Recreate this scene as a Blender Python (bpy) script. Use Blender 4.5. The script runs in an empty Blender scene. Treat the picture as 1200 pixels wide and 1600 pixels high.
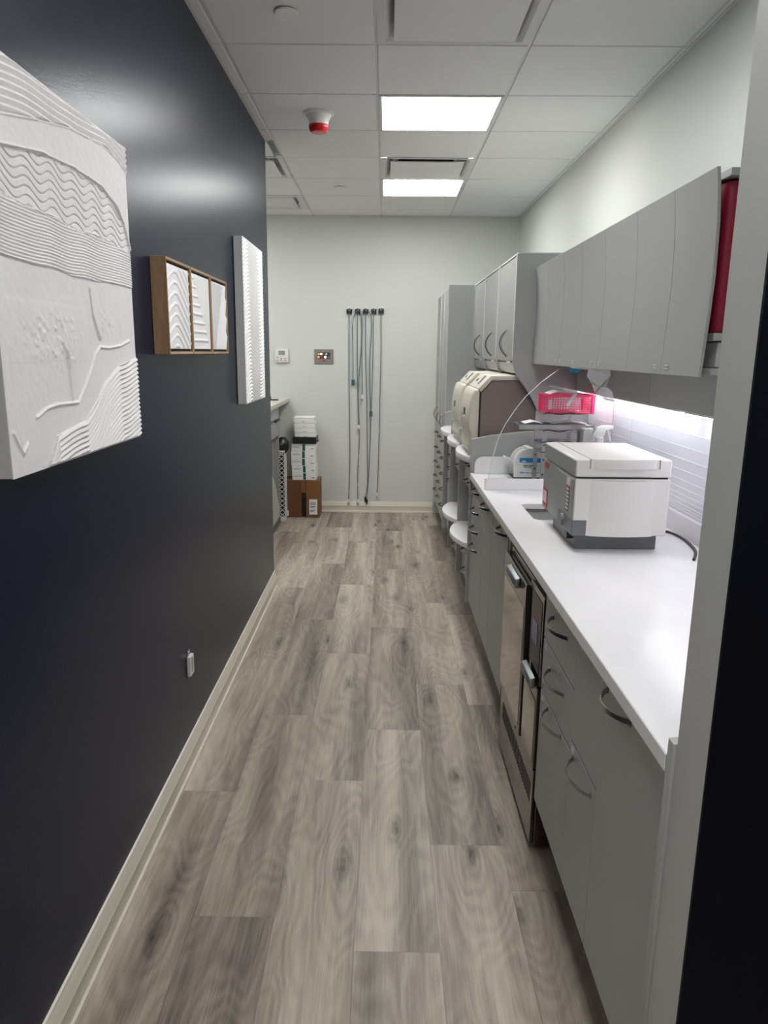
import bpy, bmesh, math, random
import numpy as np
from mathutils import Vector, Matrix
random.seed(7)
PI = math.pi
SC = bpy.context.scene
COL = SC.collection

# ------------------------------------------------------------------ camera
H = 1.5212
cam = bpy.data.cameras.new('camera'); camo = bpy.data.objects.new('camera', cam); COL.objects.link(camo)
F, YAW, PITCH, ROLL = 1207.26, -.00957, .23164, .01003
cam.sensor_fit = 'VERTICAL'; cam.sensor_height = 36.0
cam.lens = F * 36.0 / 1600.0
cam.shift_x = 11.76 / 1600.0
cam.shift_y = 34.72 / 1600.0
cy_, sy_ = math.cos(YAW), math.sin(YAW); cp_, sp_ = math.cos(PITCH), math.sin(PITCH)
fwd = Vector((sy_*cp_, cy_*cp_, -sp_)); rt = Vector((cy_, -sy_, 0)); up = rt.cross(fwd)
r2 = math.cos(ROLL)*rt + math.sin(ROLL)*up; u2 = -math.sin(ROLL)*rt + math.cos(ROLL)*up
camo.matrix_world = Matrix(((r2.x, u2.x, -fwd.x, 0), (r2.y, u2.y, -fwd.y, 0), (r2.z, u2.z, -fwd.z, H), (0, 0, 0, 1)))
cam.clip_start = .02
SC.camera = camo

# ------------------------------------------------------------------ world, exposure
w = bpy.data.worlds.new('world'); SC.world = w; w.use_nodes = True
w.node_tree.nodes['Background'].inputs[0].default_value = (.6, .65, .75, 1)
w.node_tree.nodes['Background'].inputs[1].default_value = .02
SC.view_settings.view_transform = 'Standard'; SC.view_settings.look = 'None'
SC.view_settings.gamma = 1; SC.view_settings.use_curve_mapping = False
SC.view_settings.exposure = 0.4
LAMP = 15.0        # radiance of the ceiling panels
LAMP_NEAR = 11.0
STRIP = 16.0
SIDE_FILL = 7.0    # radiance of the added fill panels left of the camera      # radiance of the strips under the cupboards

# ------------------------------------------------------------------ materials
def s2l(c):
    c = c / 255.0
    return c / 12.92 if c <= .04045 else ((c + .055) / 1.055) ** 2.4
def rgb(r, g, b): return (s2l(r), s2l(g), s2l(b), 1)
M = {}
def mat(name, c, rough=.5, metal=0., spec=.5, bump=0., bscale=60., var=0., vscale=3., coat=0., trans=0., emis=None, estr=0., alpha=1., ior=1.5, stretch=None):
    m = bpy.data.materials.new(name); m.use_nodes = True; M[name] = m
    nt = m.node_tree; N, Lk = nt.nodes, nt.links; b = N['Principled BSDF']
    b.inputs['Base Color'].default_value = c
    b.inputs['Roughness'].default_value = rough
    b.inputs['Metallic'].default_value = metal
    b.inputs['Specular IOR Level'].default_value = spec
    b.inputs['Coat Weight'].default_value = coat
    b.inputs['Transmission Weight'].default_value = trans
    b.inputs['IOR'].default_value = ior
    b.inputs['Alpha'].default_value = alpha
    if emis:
        b.inputs['Emission Color'].default_value = emis
        b.inputs['Emission Strength'].default_value = estr
    if bump or var:
        tc = N.new('ShaderNodeTexCoord'); src = tc.outputs['Object']
        if stretch:
            mp = N.new('ShaderNodeMapping'); mp.inputs['Scale'].default_value = stretch
            Lk.new(src, mp.inputs['Vector']); src = mp.outputs['Vector']
    if bump:
        n = N.new('ShaderNodeTexNoise'); n.inputs['Scale'].default_value = bscale; n.inputs['Detail'].default_value = 3
        Lk.new(src, n.inputs['Vector'])
        bp = N.new('ShaderNodeBump'); bp.inputs['Strength'].default_value = bump; bp.inputs['Distance'].default_value = .002
        Lk.new(n.outputs['Fac'], bp.inputs['Height']); Lk.new(bp.outputs['Normal'], b.inputs['Normal'])
    if var:
        n = N.new('ShaderNodeTexNoise'); n.inputs['Scale'].default_value = vscale; n.inputs['Detail'].default_value = 4
        Lk.new(src, n.inputs['Vector'])
        mr = N.new('ShaderNodeMapRange'); mr.inputs['To Min'].default_value = 1 - var; mr.inputs['To Max'].default_value = 1 + var
        mr.inputs['From Min'].default_value = .3; mr.inputs['From Max'].default_value = .7
        Lk.new(n.outputs['Fac'], mr.inputs['Value'])
        mx = N.new('ShaderNodeVectorMath'); mx.operation = 'SCALE'
        mx.inputs[0].default_value = c[:3]; Lk.new(mr.outputs['Result'], mx.inputs['Scale'])
        Lk.new(mx.outputs['Vector'], b.inputs['Base Color'])
    return m

mat('wall_paint', rgb(213, 215, 210), .5, bump=.12, bscale=250, spec=.35)
mat('pillar_paint', rgb(188, 190, 187), .5, bump=.12, bscale=250, spec=.35)
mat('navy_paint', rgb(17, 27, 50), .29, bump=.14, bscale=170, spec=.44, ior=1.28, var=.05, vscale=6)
mat('navy_shaded', rgb(7, 9, 22), .6, bump=.2, bscale=170, spec=.15)  # same navy paint, darkened to carry the shade of the unlit side
mat('ceiling_board', rgb(233, 234, 234), .9, bump=.25, bscale=400, spec=.2)
mat('grid_metal', rgb(214, 215, 214), .5, spec=.4)
mat('trim_paint', rgb(226, 219, 206), .35)
mat('laminate', rgb(164, 165, 162), .42, var=.02, vscale=2, spec=.45)
mat('laminate_side', rgb(168, 170, 169), .4, var=.02, vscale=2, spec=.5)
mat('laminate_dark', rgb(96, 97, 97), .5)
mat('edge_band', rgb(214, 214, 210), .4)
mat('quartz', rgb(236, 235, 236), .22, var=.02, vscale=9)
mat('white_plastic', rgb(228, 227, 224), .35)
mat('beige_plastic', rgb(214, 209, 195), .42)
mat('brown_panel', rgb(130, 117, 111), .45)
mat('machine_white', rgb(222, 219, 216), .4)
mat('machine_grey', rgb(148, 149, 148), .45, metal=.0)
mat('machine_base', rgb(108, 109, 112), .45)
mat('black_plastic', rgb(22, 22, 24), .35)
mat('dark_gap', rgb(10, 10, 11), .8)
mat('chrome', rgb(165, 162, 158), .25, metal=1.)
mat('steel', rgb(176, 174, 172), .28, metal=1., bump=.05, bscale=40, stretch=(1, 1, 30))
mat('sink_steel', rgb(132, 120, 119), .4, metal=.35)
mat('steel_dark', rgb(112, 104, 98), .16, metal=1.)
mat('pale_green', rgb(196, 202, 188), .4)
mat('bronze_plate', rgb(138, 130, 122), .4)
mat('steel_handle', rgb(150, 154, 156), .5, metal=1.)
mat('mirror_glass', rgb(150, 140, 128), .07, metal=1., spec=.8)
mat('dark_glass', rgb(10, 11, 18), .12, spec=.3, ior=1.2)
mat('blue_glow', rgb(30, 40, 120), .2)
mat('lamp', (1, 1, 1, 1), .5, emis=(1., 1., .985, 1), estr=LAMP)
mat('lamp_near', (1, 1, 1, 1), .5, emis=(1., 1., .985, 1), estr=LAMP_NEAR)
mat('side_fill', (1, 1, 1, 1), .5, emis=(1., 1., .985, 1), estr=SIDE_FILL)
mat('strip_lamp', (1, 1, 1, 1), .5, emis=(.93, .93, 1., 1), estr=STRIP)
mat('plaster', rgb(242, 240, 241), .8, bump=.35, bscale=120)
mat('plaster_bright', rgb(246, 246, 246), .8, bump=.3, bscale=150)
mat('canvas_side', rgb(206, 206, 208), .85, bump=.3, bscale=500)
mat('red_plastic', rgb(205, 20, 32), .3)
mat('crimson', rgb(142, 14, 52), .45)
mat('cable_grey', rgb(112, 118, 126), .5)
mat('cable_black', rgb(26, 27, 30), .45)
mat('teal', rgb(48, 96, 108), .4)
mat('glove_blue', rgb(30, 140, 170), .5)
mat('label_blue', rgb(20, 140, 208), .4)
mat('sky_blue', rgb(120, 165, 228), .4)
mat('ink', rgb(70, 74, 80), .6)
mat('ink_green', rgb(18, 92, 78), .5)
mat('paper', rgb(240, 240, 238), .6)
mat('label_red', rgb(196, 30, 38), .45)
mat('lcd', rgb(150, 156, 146), .25)
mat('amber', rgb(225, 178, 80), .3, emis=rgb(225, 160, 60), estr=.4)
mat('lit_white', rgb(255, 250, 235), .3, emis=rgb(255, 246, 225), estr=1.)
mat('white_film', rgb(226, 226, 224), .3, alpha=.75)
mat('clear_film', rgb(225, 228, 232), .12, alpha=.55, spec=.8)
mat('teal_glass', rgb(90, 160, 160), .1, alpha=.6)
mat('stone_top', rgb(200, 196, 188), .35, var=.12, vscale=40)

def pink_mat():
    m = mat('pink_plastic', rgb(250, 30, 110), .3, spec=.5)
    b = m.node_tree.nodes['Principled BSDF']
    b.inputs['Subsurface Weight'].default_value = 0
    return m
pink_mat()

def acrylic():
    m = bpy.data.materials.new('acrylic'); m.use_nodes = True; M['acrylic'] = m
    N, Lk = m.node_tree.nodes, m.node_tree.links
    for n in list(N): N.remove(n)
    o = N.new('ShaderNodeOutputMaterial'); mx = N.new('ShaderNodeMixShader')
    t = N.new('ShaderNodeBsdfTransparent'); t.inputs[0].default_value = (.97, .98, .98, 1)
    g = N.new('ShaderNodeBsdfGlossy'); g.inputs['Roughness'].default_value = .03
    fr = N.new('ShaderNodeFresnel'); fr.inputs[0].default_value = 1.3
    Lk.new(fr.outputs[0], mx.inputs[0]); Lk.new(t.outputs[0], mx.inputs[1]); Lk.new(g.outputs[0], mx.inputs[2]); Lk.new(mx.outputs[0], o.inputs[0])
acrylic()
mat('edge_highlight', rgb(238, 240, 242), .15, spec=.9)
mat('splash_glass', rgb(242, 242, 250), .07, spec=.6)
mat('splash_line', rgb(250, 250, 252), .2)

def wood(name, base, dark, light, scale=1., world_rand=True, rough=.42, grain_axis='y'):
    m = bpy.data.materials.new(name); m.use_nodes = True; M[name] = m
    N, Lk = m.node_tree.nodes, m.node_tree.links; b = N['Principled BSDF']
    def node(t, **k):
        n = N.new(t)
        for a, v in k.items(): n.inputs[a].default_value = v
        return n
    def mth(op, a, bb=None):
        n = N.new('ShaderNodeMath'); n.operation = op
        for i, v in enumerate((a, bb)):
            if v is None: continue
            if isinstance(v, (int, float)): n.inputs[i].default_value = v
            else: Lk.new(v, n.inputs[i])
        return n.outputs[0]
    tc = N.new('ShaderNodeTexCoord'); oi = N.new('ShaderNodeObjectInfo')
    off = N.new('ShaderNodeVectorMath'); off.operation = 'SCALE'; off.inputs[0].default_value = (17., 31., 7.)
    Lk.new(oi.outputs['Random'], off.inputs['Scale'])
    ad = N.new('ShaderNodeVectorMath'); ad.operation = 'ADD'
    Lk.new(tc.outputs['Object'], ad.inputs[0])
    if world_rand: Lk.new(off.outputs['Vector'], ad.inputs[1])
    P = ad.outputs['Vector']
    def mapped(sc):
        mp = N.new('ShaderNodeMapping'); mp.inputs['Scale'].default_value = sc; Lk.new(P, mp.inputs['Vector']); return mp.outputs['Vector']
    def noise(sc, scale_, det=3., rg=.55, dist=0.):
        n = node('ShaderNodeTexNoise', Scale=scale_, Detail=det, Roughness=rg, Distortion=dist); Lk.new(mapped(sc), n.inputs['Vector']); return n.outputs['Fac']
    A = (lambda x, y, z: (x, y, z)) if grain_axis == 'y' else (lambda x, y, z: (x, z, y))
    vor_dim = '2D'
    # knots: sparse voronoi points, growth lines bend around them
    vor = N.new('ShaderNodeTexVoronoi'); vor.voronoi_dimensions = vor_dim; vor.inputs['Scale'].default_value = 1.; vor.inputs['Randomness'].default_value = .85
    Lk.new(mapped(A(3.6*scale, 1.15*scale, .01)), vor.inputs['Vector'])
    kd = vor.outputs['Distance']
    # cathedral field: slow elongated noise + pull of the knots
    fld = noise(A(2.6*scale, .55*scale, .5), 2.0, 2., .5)
    fl = mth('ADD', mth('MULTIPLY', fld, .8), mth('MULTIPLY', mth('POWER', mth('MINIMUM', kd, .55), .6), .62))
    fl = mth('ADD', fl, mth('MULTIPLY', noise(A(30, 5, 1), 1., 3.), .035))
    ring = mth('SINE', mth('MULTIPLY', fl, 100.))
    ring = mth('MULTIPLY', mth('MULTIPLY', ring, .5), mth('MULTIPLY', noise(A(14, 2.2, 1), 1., 2.), 1.6))
    fine = noise(A(260, 7, 10), 1., 3., .7)
    streak = noise(A(11, .7, 1), 1., 3., .6)
    tone = mth('ADD', mth('MULTIPLY', mth('SUBTRACT', streak, .5), 1.5), .5)
    tone = mth('ADD', tone, mth('MULTIPLY', ring, .13))
    tone = mth('ADD', tone, mth('MULTIPLY', mth('SUBTRACT', fine, .5), .55))
    tone = mth('ADD', tone, mth('MULTIPLY', mth('SUBTRACT', oi.outputs['Random'], .5), .25))
    cr = N.new('ShaderNodeValToRGB'); cr.color_ramp.elements[0].position = .12; cr.color_ramp.elements[0].color = dark
    cr.color_ramp.elements[1].position = .92; cr.color_ramp.elements[1].color = light
    e = cr.color_ramp.elements.new(.5); e.color = base
    Lk.new(tone, cr.inputs['Fac'])
    # knot core
    wob = mth('ADD', kd, mth('MULTIPLY', mth('SUBTRACT', noise(A(30, 11, 1), 1., 3.), .5), .2))
    kr = N.new('ShaderNodeMapRange'); kr.inputs['From Min'].default_value = .0; kr.inputs['From Max'].default_value = .34
    kr.inputs['To Min'].default_value = .16; kr.inputs['To Max'].default_value = 1.
    Lk.new(mth('POWER', mth('MAXIMUM', wob, 0.), .55), kr.inputs['Value'])
    mx = N.new('ShaderNodeVectorMath'); mx.operation = 'SCALE'
    Lk.new(cr.outputs['Color'], mx.inputs[0]); Lk.new(kr.outputs['Result'], mx.inputs['Scale'])
    Lk.new(mx.outputs['Vector'], b.inputs['Base Color'])
    b.inputs['Roughness'].default_value = rough; b.inputs['Specular IOR Level'].default_value = .35
    bp = N.new('ShaderNodeBump'); bp.inputs['Strength'].default_value = .12; bp.inputs['Distance'].default_value = .001
    Lk.new(mth('ADD', fine, ring), bp.inputs['Height']); Lk.new(bp.outputs['Normal'], b.inputs['Normal'])
    return m
wood('floor_wood', rgb(160, 148, 136), rgb(108, 97, 91), rgb(204, 193, 178))
wood('frame_wood', rgb(178, 146, 112), rgb(146, 114, 84), rgb(206, 174, 140), scale=3, grain_axis='z', rough=.55)
mat('cardboard', rgb(134, 92, 58), .85, var=.08, vscale=12, bump=.1, bscale=200)
mat('cardboard_dark', rgb(110, 72, 44), .85, var=.08, vscale=12)

# ------------------------------------------------------------------ mesh helpers
ORG = {}
def B(): return bmesh.new()
def box(bm, x0, x1, y0, y1, z0, z1, bev=0., seg=2):
    t = bmesh.new()
    vs = [t.verts.new((x, y, z)) for x in (x0, x1) for y in (y0, y1) for z in (z0, z1)]
    for f in ((0, 1, 3, 2), (4, 6, 7, 5), (0, 4, 5, 1), (2, 3, 7, 6), (0, 2, 6, 4), (1, 5, 7, 3)):
        t.faces.new([vs[i] for i in f])
    merge(bm, t, bev, seg); return bm
def merge(bm, t, bev=0., seg=2):
    bmesh.ops.recalc_face_normals(t, faces=t.faces)
    if bev: bmesh.ops.bevel(t, geom=[e for e in t.edges if e.calc_face_angle(0) > .5], offset=bev, segments=seg, affect='EDGES', profile=.5)
    me = bpy.data.meshes.new('tmp'); t.to_mesh(me); t.free(); bm.from_mesh(me); bpy.data.meshes.remove(me)
def prism(bm, pts, axis, a0, a1, bev=0., seg=2):
    """pts polygon in the two other axes (x,z for 'y'; y,z for 'x'; x,y for 'z')"""
    t = bmesh.new()
    def P(p, a): return {'y': (p[0], a, p[1]), 'x': (a, p[0], p[1]), 'z': (p[0], p[1], a)}[axis]
    A = [t.verts.new(P(p, a0)) for p in pts]; Bv = [t.verts.new(P(p, a1)) for p in pts]
    n = len(pts); t.faces.new(A); t.faces.new(Bv[::-1])
    for i in range(n): t.faces.new((A[i], A[(i+1) % n], Bv[(i+1) % n], Bv[i]))
    merge(bm, t, bev, seg); return bm
def quad(bm, a, b_, c, d):
    bm.faces.new([bm.verts.new(p) for p in (a, b_, c, d)]); return bm
def tube(bm, pts, r, n=8, caps=True):
    t = bmesh.new(); pts = [Vector(p) for p in pts]; rings = []
    up_ = Vector((0, 0, 1))
    for i, p in enumerate(pts):
        d = (pts[min(i+1, len(pts)-1)] - pts[max(i-1, 0)]).normalized()
        a = d.cross(up_)
        if a.length < .05: a = d.cross(Vector((0, 1, 0)))
        a.normalize(); c = a.cross(d).normalized()
        rr = r[i] if isinstance(r, (list, tuple)) else r
        rings.append([t.verts.new(p + a*math.cos(2*PI*k/n)*rr + c*math.sin(2*PI*k/n)*rr) for k in range(n)])
    for i in range(len(rings)-1):
        for k in range(n): t.faces.new((rings[i][k], rings[i][(k+1) % n], rings[i+1][(k+1) % n], rings[i+1][k]))
    if caps: t.faces.new(rings[0]); t.faces.new(rings[-1][::-1])
    merge(bm, t); return bm
def band(bm, pts, wdir, width, thick):
    """rectangular section swept along pts; wdir = direction of the wide side"""
    t = bmesh.new(); pts = [Vector(p) for p in pts]; wd = Vector(wdir).normalized(); rings = []
    for i, p in enumerate(pts):
        d = (pts[min(i+1, len(pts)-1)] - pts[max(i-1, 0)]).normalized(); n = d.cross(wd).normalized()
        rings.append([t.verts.new(p + wd*a*width/2 + n*b_*thick/2) for a, b_ in ((-1, -1), (1, -1), (1, 1), (-1, 1))])
    for i in range(len(rings)-1):
        for k in range(4): t.faces.new((rings[i][k], rings[i][(k+1) % 4], rings[i+1][(k+1) % 4], rings[i+1][k]))
    t.faces.new(rings[0]); t.faces.new(rings[-1][::-1]); merge(bm, t, .0008, 1); return bm
def lathe(bm, prof, c, axis='z', n=28):
    t = bmesh.new(); rings = []
    for r, h in prof:
        ring = []
        for k in range(n):
            a = 2*PI*k/n; x, y = r*math.cos(a), r*math.sin(a)
            p = {'z': (c[0]+x, c[1]+y, c[2]+h), 'x': (c[0]+h, c[1]+x, c[2]+y), 'y': (c[0]+x, c[1]+h, c[2]+y)}[axis]
            ring.append(t.verts.new(p))
        rings.append(ring)
    for i in range(len(rings)-1):
        for k in range(n): t.faces.new((rings[i][k], rings[i][(k+1) % n], rings[i+1][(k+1) % n], rings[i+1][k]))
    t.faces.new(rings[0]); t.faces.new(rings[-1][::-1]); merge(bm, t); return bm
def rbox(bm, x0, x1, y0, y1, z0, z1, r=.02, bev=.002):
    """box whose vertical edges are rounded"""
    pts = []
    for cx, cy, a0 in ((x1-r, y1-r, 0), (x0+r, y1-r, PI/2), (x0+r, y0+r, PI), (x1-r, y0+r, 1.5*PI)):
        for k in range(6): a = a0 + k*PI/10; pts.append((cx+r*math.cos(a), cy+r*math.sin(a)))
    return prism(bm, pts, 'z', z0, z1, bev, 1)
def smooth(me, ang=.6):
    for p in me.polygons: p.use_smooth = True
    try: me.set_sharp_from_angle(angle=ang)
    except Exception: pass

def obj(name, bm, material, parent=None, label=None, cat=None, group=None, kind=None, origin=None, sm=True):
    me = bpy.data.meshes.new(name)
    if parent is not None: o0 = ORG[parent.name]
    elif origin is not None: o0 = Vector(origin)
    else:
        co = [v.co for v in bm.verts]
        o0 = Vector(((min(c.x for c in co)+max(c.x for c in co))/2, (min(c.y for c in co)+max(c.y for c in co))/2, min(c.z for c in co)))
    bmesh.ops.translate(bm, verts=bm.verts, vec=-o0)
    bm.to_mesh(me); bm.free()
    if sm: smooth(me)
    ms = material if isinstance(material, (list, tuple)) else [material]
    for m in ms: me.materials.append(M[m])
    o = bpy.data.objects.new(name, me); COL.objects.link(o); ORG[o.name] = o0
    if parent is not None: o.parent = parent
    else: o.location = o0
    tag(o, label, cat, group, kind); return o
def tag(o, label=None, cat=None, group=None, kind=None):
    for k, v in (('label', label), ('category', cat), ('group', group), ('kind', kind)):
        if v: o[k] = v
def thing(name, loc, label, cat, group=None):
    o = bpy.data.objects.new(name, None); COL.objects.link(o); o.location = loc; o.empty_display_size = .1
    ORG[o.name] = Vector(loc); tag(o, label, cat, group); return o
def struct(name, bm, m, label=None): return obj(name, bm, m, None, label=label, kind='structure')
def dup(root, loc, label=None, group=None):
    r = root.copy(); COL.objects.link(r); r.location = loc; ORG[r.name] = Vector(loc)
    if label: r['label'] = label
    if group: r['group'] = group
    for ch in list(root.children):
        c = ch.copy(); COL.objects.link(c); c.parent = r
        for g in ch.children:
            d = g.copy(); COL.objects.link(d); d.parent = c
    return r

# ================================================================== SETTING
YW = .70; XO = -4.2
CH = 2.708; XL = -.717; XR = 1.195; YB = 7.385; YE = 4.88; XF = -2.6; YN = -2.4
# floor slab with its planks
fl = struct('floor', box(B(), XO-.1, 3.1, YN-.1, YB+.1, -.1, -.006), 'floor_wood', 'grey brown oak look vinyl plank floor running down the corridor')
fl['label'] = 'grey brown oak look plank floor with knots'
PW, PL = .2245, 1.2175
me_plank = None
for k in range(-4, 5):
    x0 = -.0645 + (k-2)*PW
    ends = {-4: .35, -3: .75, -2: .42, -1: .015, 0: .612, 1: .098, 2: .493, 3: .947, 4: .735}[k]
    y = ends
    while y < YB:
        y1 = min(y+PL, YB)
        y0 = max(y, .0)
        if y1 - y0 > .05:
            full = abs((y1-y0) - PL) < 1e-6
            g = .0003
            if full and me_plank:
                o = bpy.data.objects.new('plank', me_plank); COL.objects.link(o)
                o.parent = fl; o.location = Vector((x0+PW/2, y0+PL/2, 0)) - ORG['floor']
            else:
                bm = box(B(), -PW/2+g, PW/2-g, -(y1-y0)/2+g, (y1-y0)/2-g, -.006, 0)
                me = bpy.data.meshes.new('plank'); bm.to_mesh(me); bm.free(); me.materials.append(M['floor_wood'])
                if full: me_plank = me
                o = bpy.data.objects.new('plank', me); COL.objects.link(o)
                o.parent = fl; o.location = Vector((x0+PW/2, (y0+y1)/2, 0)) - ORG['floor']
        y += PL
# walls
struct('wall_left', box(B(), XL-.12, XL, YW, YE, 0, CH+.1), 'navy_paint', 'satin navy partition wall hung with textured white art')
struct('wall_back', box(B(), XF, XR+.1, YB, YB+.1, 0, CH+.1), 'wall_paint', 'pale greenish grey end wall with hanging cables')
struct('wall_right', box(B(), XR, XR+.1, 1.1, YB+.1, 0, CH+.1), 'wall_paint', 'pale wall above the grey wall cabinets')
bm = box(B(), .461, XR+.1, .994, 1.1, 0, CH+.1)
struct('wall_pillar', bm, 'pillar_paint', 'pale grey wall end at the near end of the worktop')
struct('wall_near', box(B(), .4605, 3.0, .988, .994, 0, CH+.1), 'navy_shaded', 'navy face of the wall end nearest the camera, with shade in its colour')
struct('wall_side', box(B(), XF-.1, XF, YE-.12, YB+.1, 0, CH+.1), 'wall_paint')
struct('wall_return', box(B(), XF, XL-.12, YE-.12, YE, 0, CH+.1), 'wall_paint')
struct('wall_near_left', box(B(), XO, XL-.12, YW, YW+.12, 0, CH+.1), 'wall_paint')
struct('wall_outer_left', box(B(), XO-.1, XO, YN-.1, YW+.12, 0, CH+.1), 'wall_paint')
struct('wall_behind', box(B(), XO, 3.1, YN-.1, YN, 0, CH+.1), 'wall_paint')
struct('wall_far_right', box(B(), 3.0, 3.1, YN, 1.0, 0, CH+.1), 'navy_shaded')
# baseboards
bp_ = [(0, 0), (.016, 0), (.016, .012), (.011, .016), (.011, .058), (.0135, .064), (.0095, .074), (.0095, .088), (.006, .094), (.0045, .104), (0, .106)]
struct('baseboard_left', prism(B(), [(XL+a*1.25, b_*1.1) for a, b_ in bp_], 'y', YW, YE+.012), 'trim_paint', 'cream moulded baseboard along the navy wall')
t = B(); prism(t, [(YB-a, b_) for a, b_ in bp_], 'x', XF, .47)
struct('baseboard_back', t, 'trim_paint', 'cream moulded baseboard under the hanging cables')
# ceiling
ceil = struct('ceiling', box(B(), XO-.1, 3.1, YN-.1, YB+.1, CH+.11, CH+.2), 'ceiling_board', 'white suspended tile ceiling')
T = .6096; GX = -.0549; GY = 3.431
def celltype(i, j):
    return {(0, 1): 'lamp', (0, 4): 'lamp', (0, -2): 'lamp', (0, -5): 'lamp', (0, -8): 'lamp', (-2, -5): 'lamp', (-4, -5): 'lamp', (-3, -7): 'lamp', (0, 3): 'vent', (0, -1): 'vent', (-3, 4): 'lamp', (-2, 3): 'vent', (-2, 5): 'louver'}.get((i, j))
tile_me = {}
def tile_obj(x0, x1, y0, y1):
    key = (round(x1-x0, 3), round(y1-y0, 3))
    if key not in tile_me:
        bm = box(B(), -(x1-x0)/2, (x1-x0)/2, -(y1-y0)/2, (y1-y0)/2, 0, .018, .002, 1)
        me = bpy.data.meshes.new('ceiling_tile'); bm.to_mesh(me); bm.free(); me.materials.append(M['ceiling_board']); tile_me[key] = me
    o = bpy.data.objects.new('ceiling_tile', tile_me[key]); COL.objects.link(o); o.parent = ceil
    o.location = Vector(((x0+x1)/2, (y0+y1)/2, CH)) - ORG['ceiling']
xs = [XF] + [GX+k*T for k in range(-4, 3)] + [XR]
ys = [GY+k*T for k in range(-9, 7)] + [YB]
g = .0065
for a in range(len(xs)-1):
    i = a - 5 + 0
    for c in range(len(ys)-1):
        j = c - 9
        x0, x1, y0, y1 = xs[a], xs[a+1], ys[c], ys[c+1]
        if i < -1 and y1 < YE: continue
        if i == -2 and y0 < YE: x0 = xs[a]
        if celltype(i, j): continue
        if i == -2 and y0 < YE:      # cut by the partition wall: the strip along the corridor
            tile_obj(XL+.012, x1-g, y0+g, min(y1, YE)-g if y1 > YE else y1-g); 
            if y1 > YE: tile_obj(x0+g, XL-.002, YE+g, y1-g)
            continue
        tile_obj(x0+(g if a else 0), x1-(g if a < len(xs)-2 else .012), y0+g, y1-(g if c < len(ys)-2 else .012))
# corridor-side strip left of the first runner (rows in front of the partition end)
for c in range(len(ys)-1):
    if ys[c+1] < YE: tile_obj(XL+.012, GX-T-g, ys[c]+g, ys[c+1]-g)
for x in xs[1:-1]:
    ya = YE if x < XL else ys[0]
    obj('runner', box(B(), x-.007, x+.007, ya, YB, CH+.005, CH+.024, .001, 1), 'grid_metal', ceil)
for y in ys[:-1]:
    obj('cross_tee', box(B(), XF if y > YE else XL, XR, y-.007, y+.007, CH+.006, CH+.024, .001, 1), 'grid_metal', ceil)
obj('wall_angle', box(B(), XL, XL+.012, YN, YE, CH-.002, CH+.02), 'grid_metal', ceil)
obj('wall_angle', box(B(), XR-.012, XR, 1.1, YB, CH-.002, CH+.02), 'grid_metal', ceil)
obj('wall_angle', box(B(), XF, XR, YB-.012, YB, CH-.002, CH+.02), 'grid_metal', ceil)

# ================================================================== CEILING FITTINGS
def ring_frame(bm, x0, x1, y0, y1, z0, z1, wd, bev=.001):
    box(bm, x0, x1, y0, y0+wd, z0, z1, bev, 1); box(bm, x0, x1, y1-wd, y1, z0, z1, bev, 1)
    box(bm, x0, x0+wd, y0+wd, y1-wd, z0, z1, bev, 1); box(bm, x1-wd, x1, y0+wd, y1-wd, z0, z1, bev, 1); return bm
def ceiling_light(i, j, m, label):
    x0, y0 = GX+i*T, GY+j*T; x1, y1 = x0+T, y0+T
    t = thing('ceiling_light', ((x0+x1)/2, (y0+y1)/2, CH), label, 'light', 'square ceiling light panels')
    obj('frame', ring_frame(B(), x0+g, x1-g, y0+g, y1-g, CH-.004, CH+.02, .016), 'grid_metal', t)
    obj('diffuser', box(B(), x0+g+.015, x1-g-.015, y0+g+.015, y1-g-.015, CH+.002, CH+.018), m, t)
ceiling_light(0, 1, 'lamp', 'glowing square ceiling light panel nearer the camera, right of the red smoke alarm')
ceiling_light(0, 4, 'lamp', 'glowing square ceiling light panel nearer the end wall, just past the small air diffuser')
ceiling_light(0, -2, 'lamp_near', 'ceiling light panel overhead just out of the top of the picture')
ceiling_light(0, -5, 'lamp_near', 'added fill light panel above the camera, out of the picture')  # unseen panel, added to brighten the near cabinets and floor
ceiling_light(0, -8, 'lamp_near', 'added fill light panel behind the camera, out of the picture')  # added behind the camera as extra light for the near end
ceiling_light(-2, -5, 'side_fill', 'left added fill light panel beside the camera, out of the picture')  # unseen helper lamp, lights cabinet fronts and pillar from the left
ceiling_light(-4, -5, 'side_fill', 'leftmost added fill light panel beside the camera, out of the picture')  # outermost of the side lamps added to lift the cabinet fronts
ceiling_light(-3, -7, 'side_fill', 'added fill light panel behind and left of the camera, out of the picture')  # rear side lamp, likewise added to brighten fronts and pillar
ceiling_light(-3, 4, 'lamp', 'added unseen ceiling light panel in the side room behind the navy wall')  # out of view, added to light the side room
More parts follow.
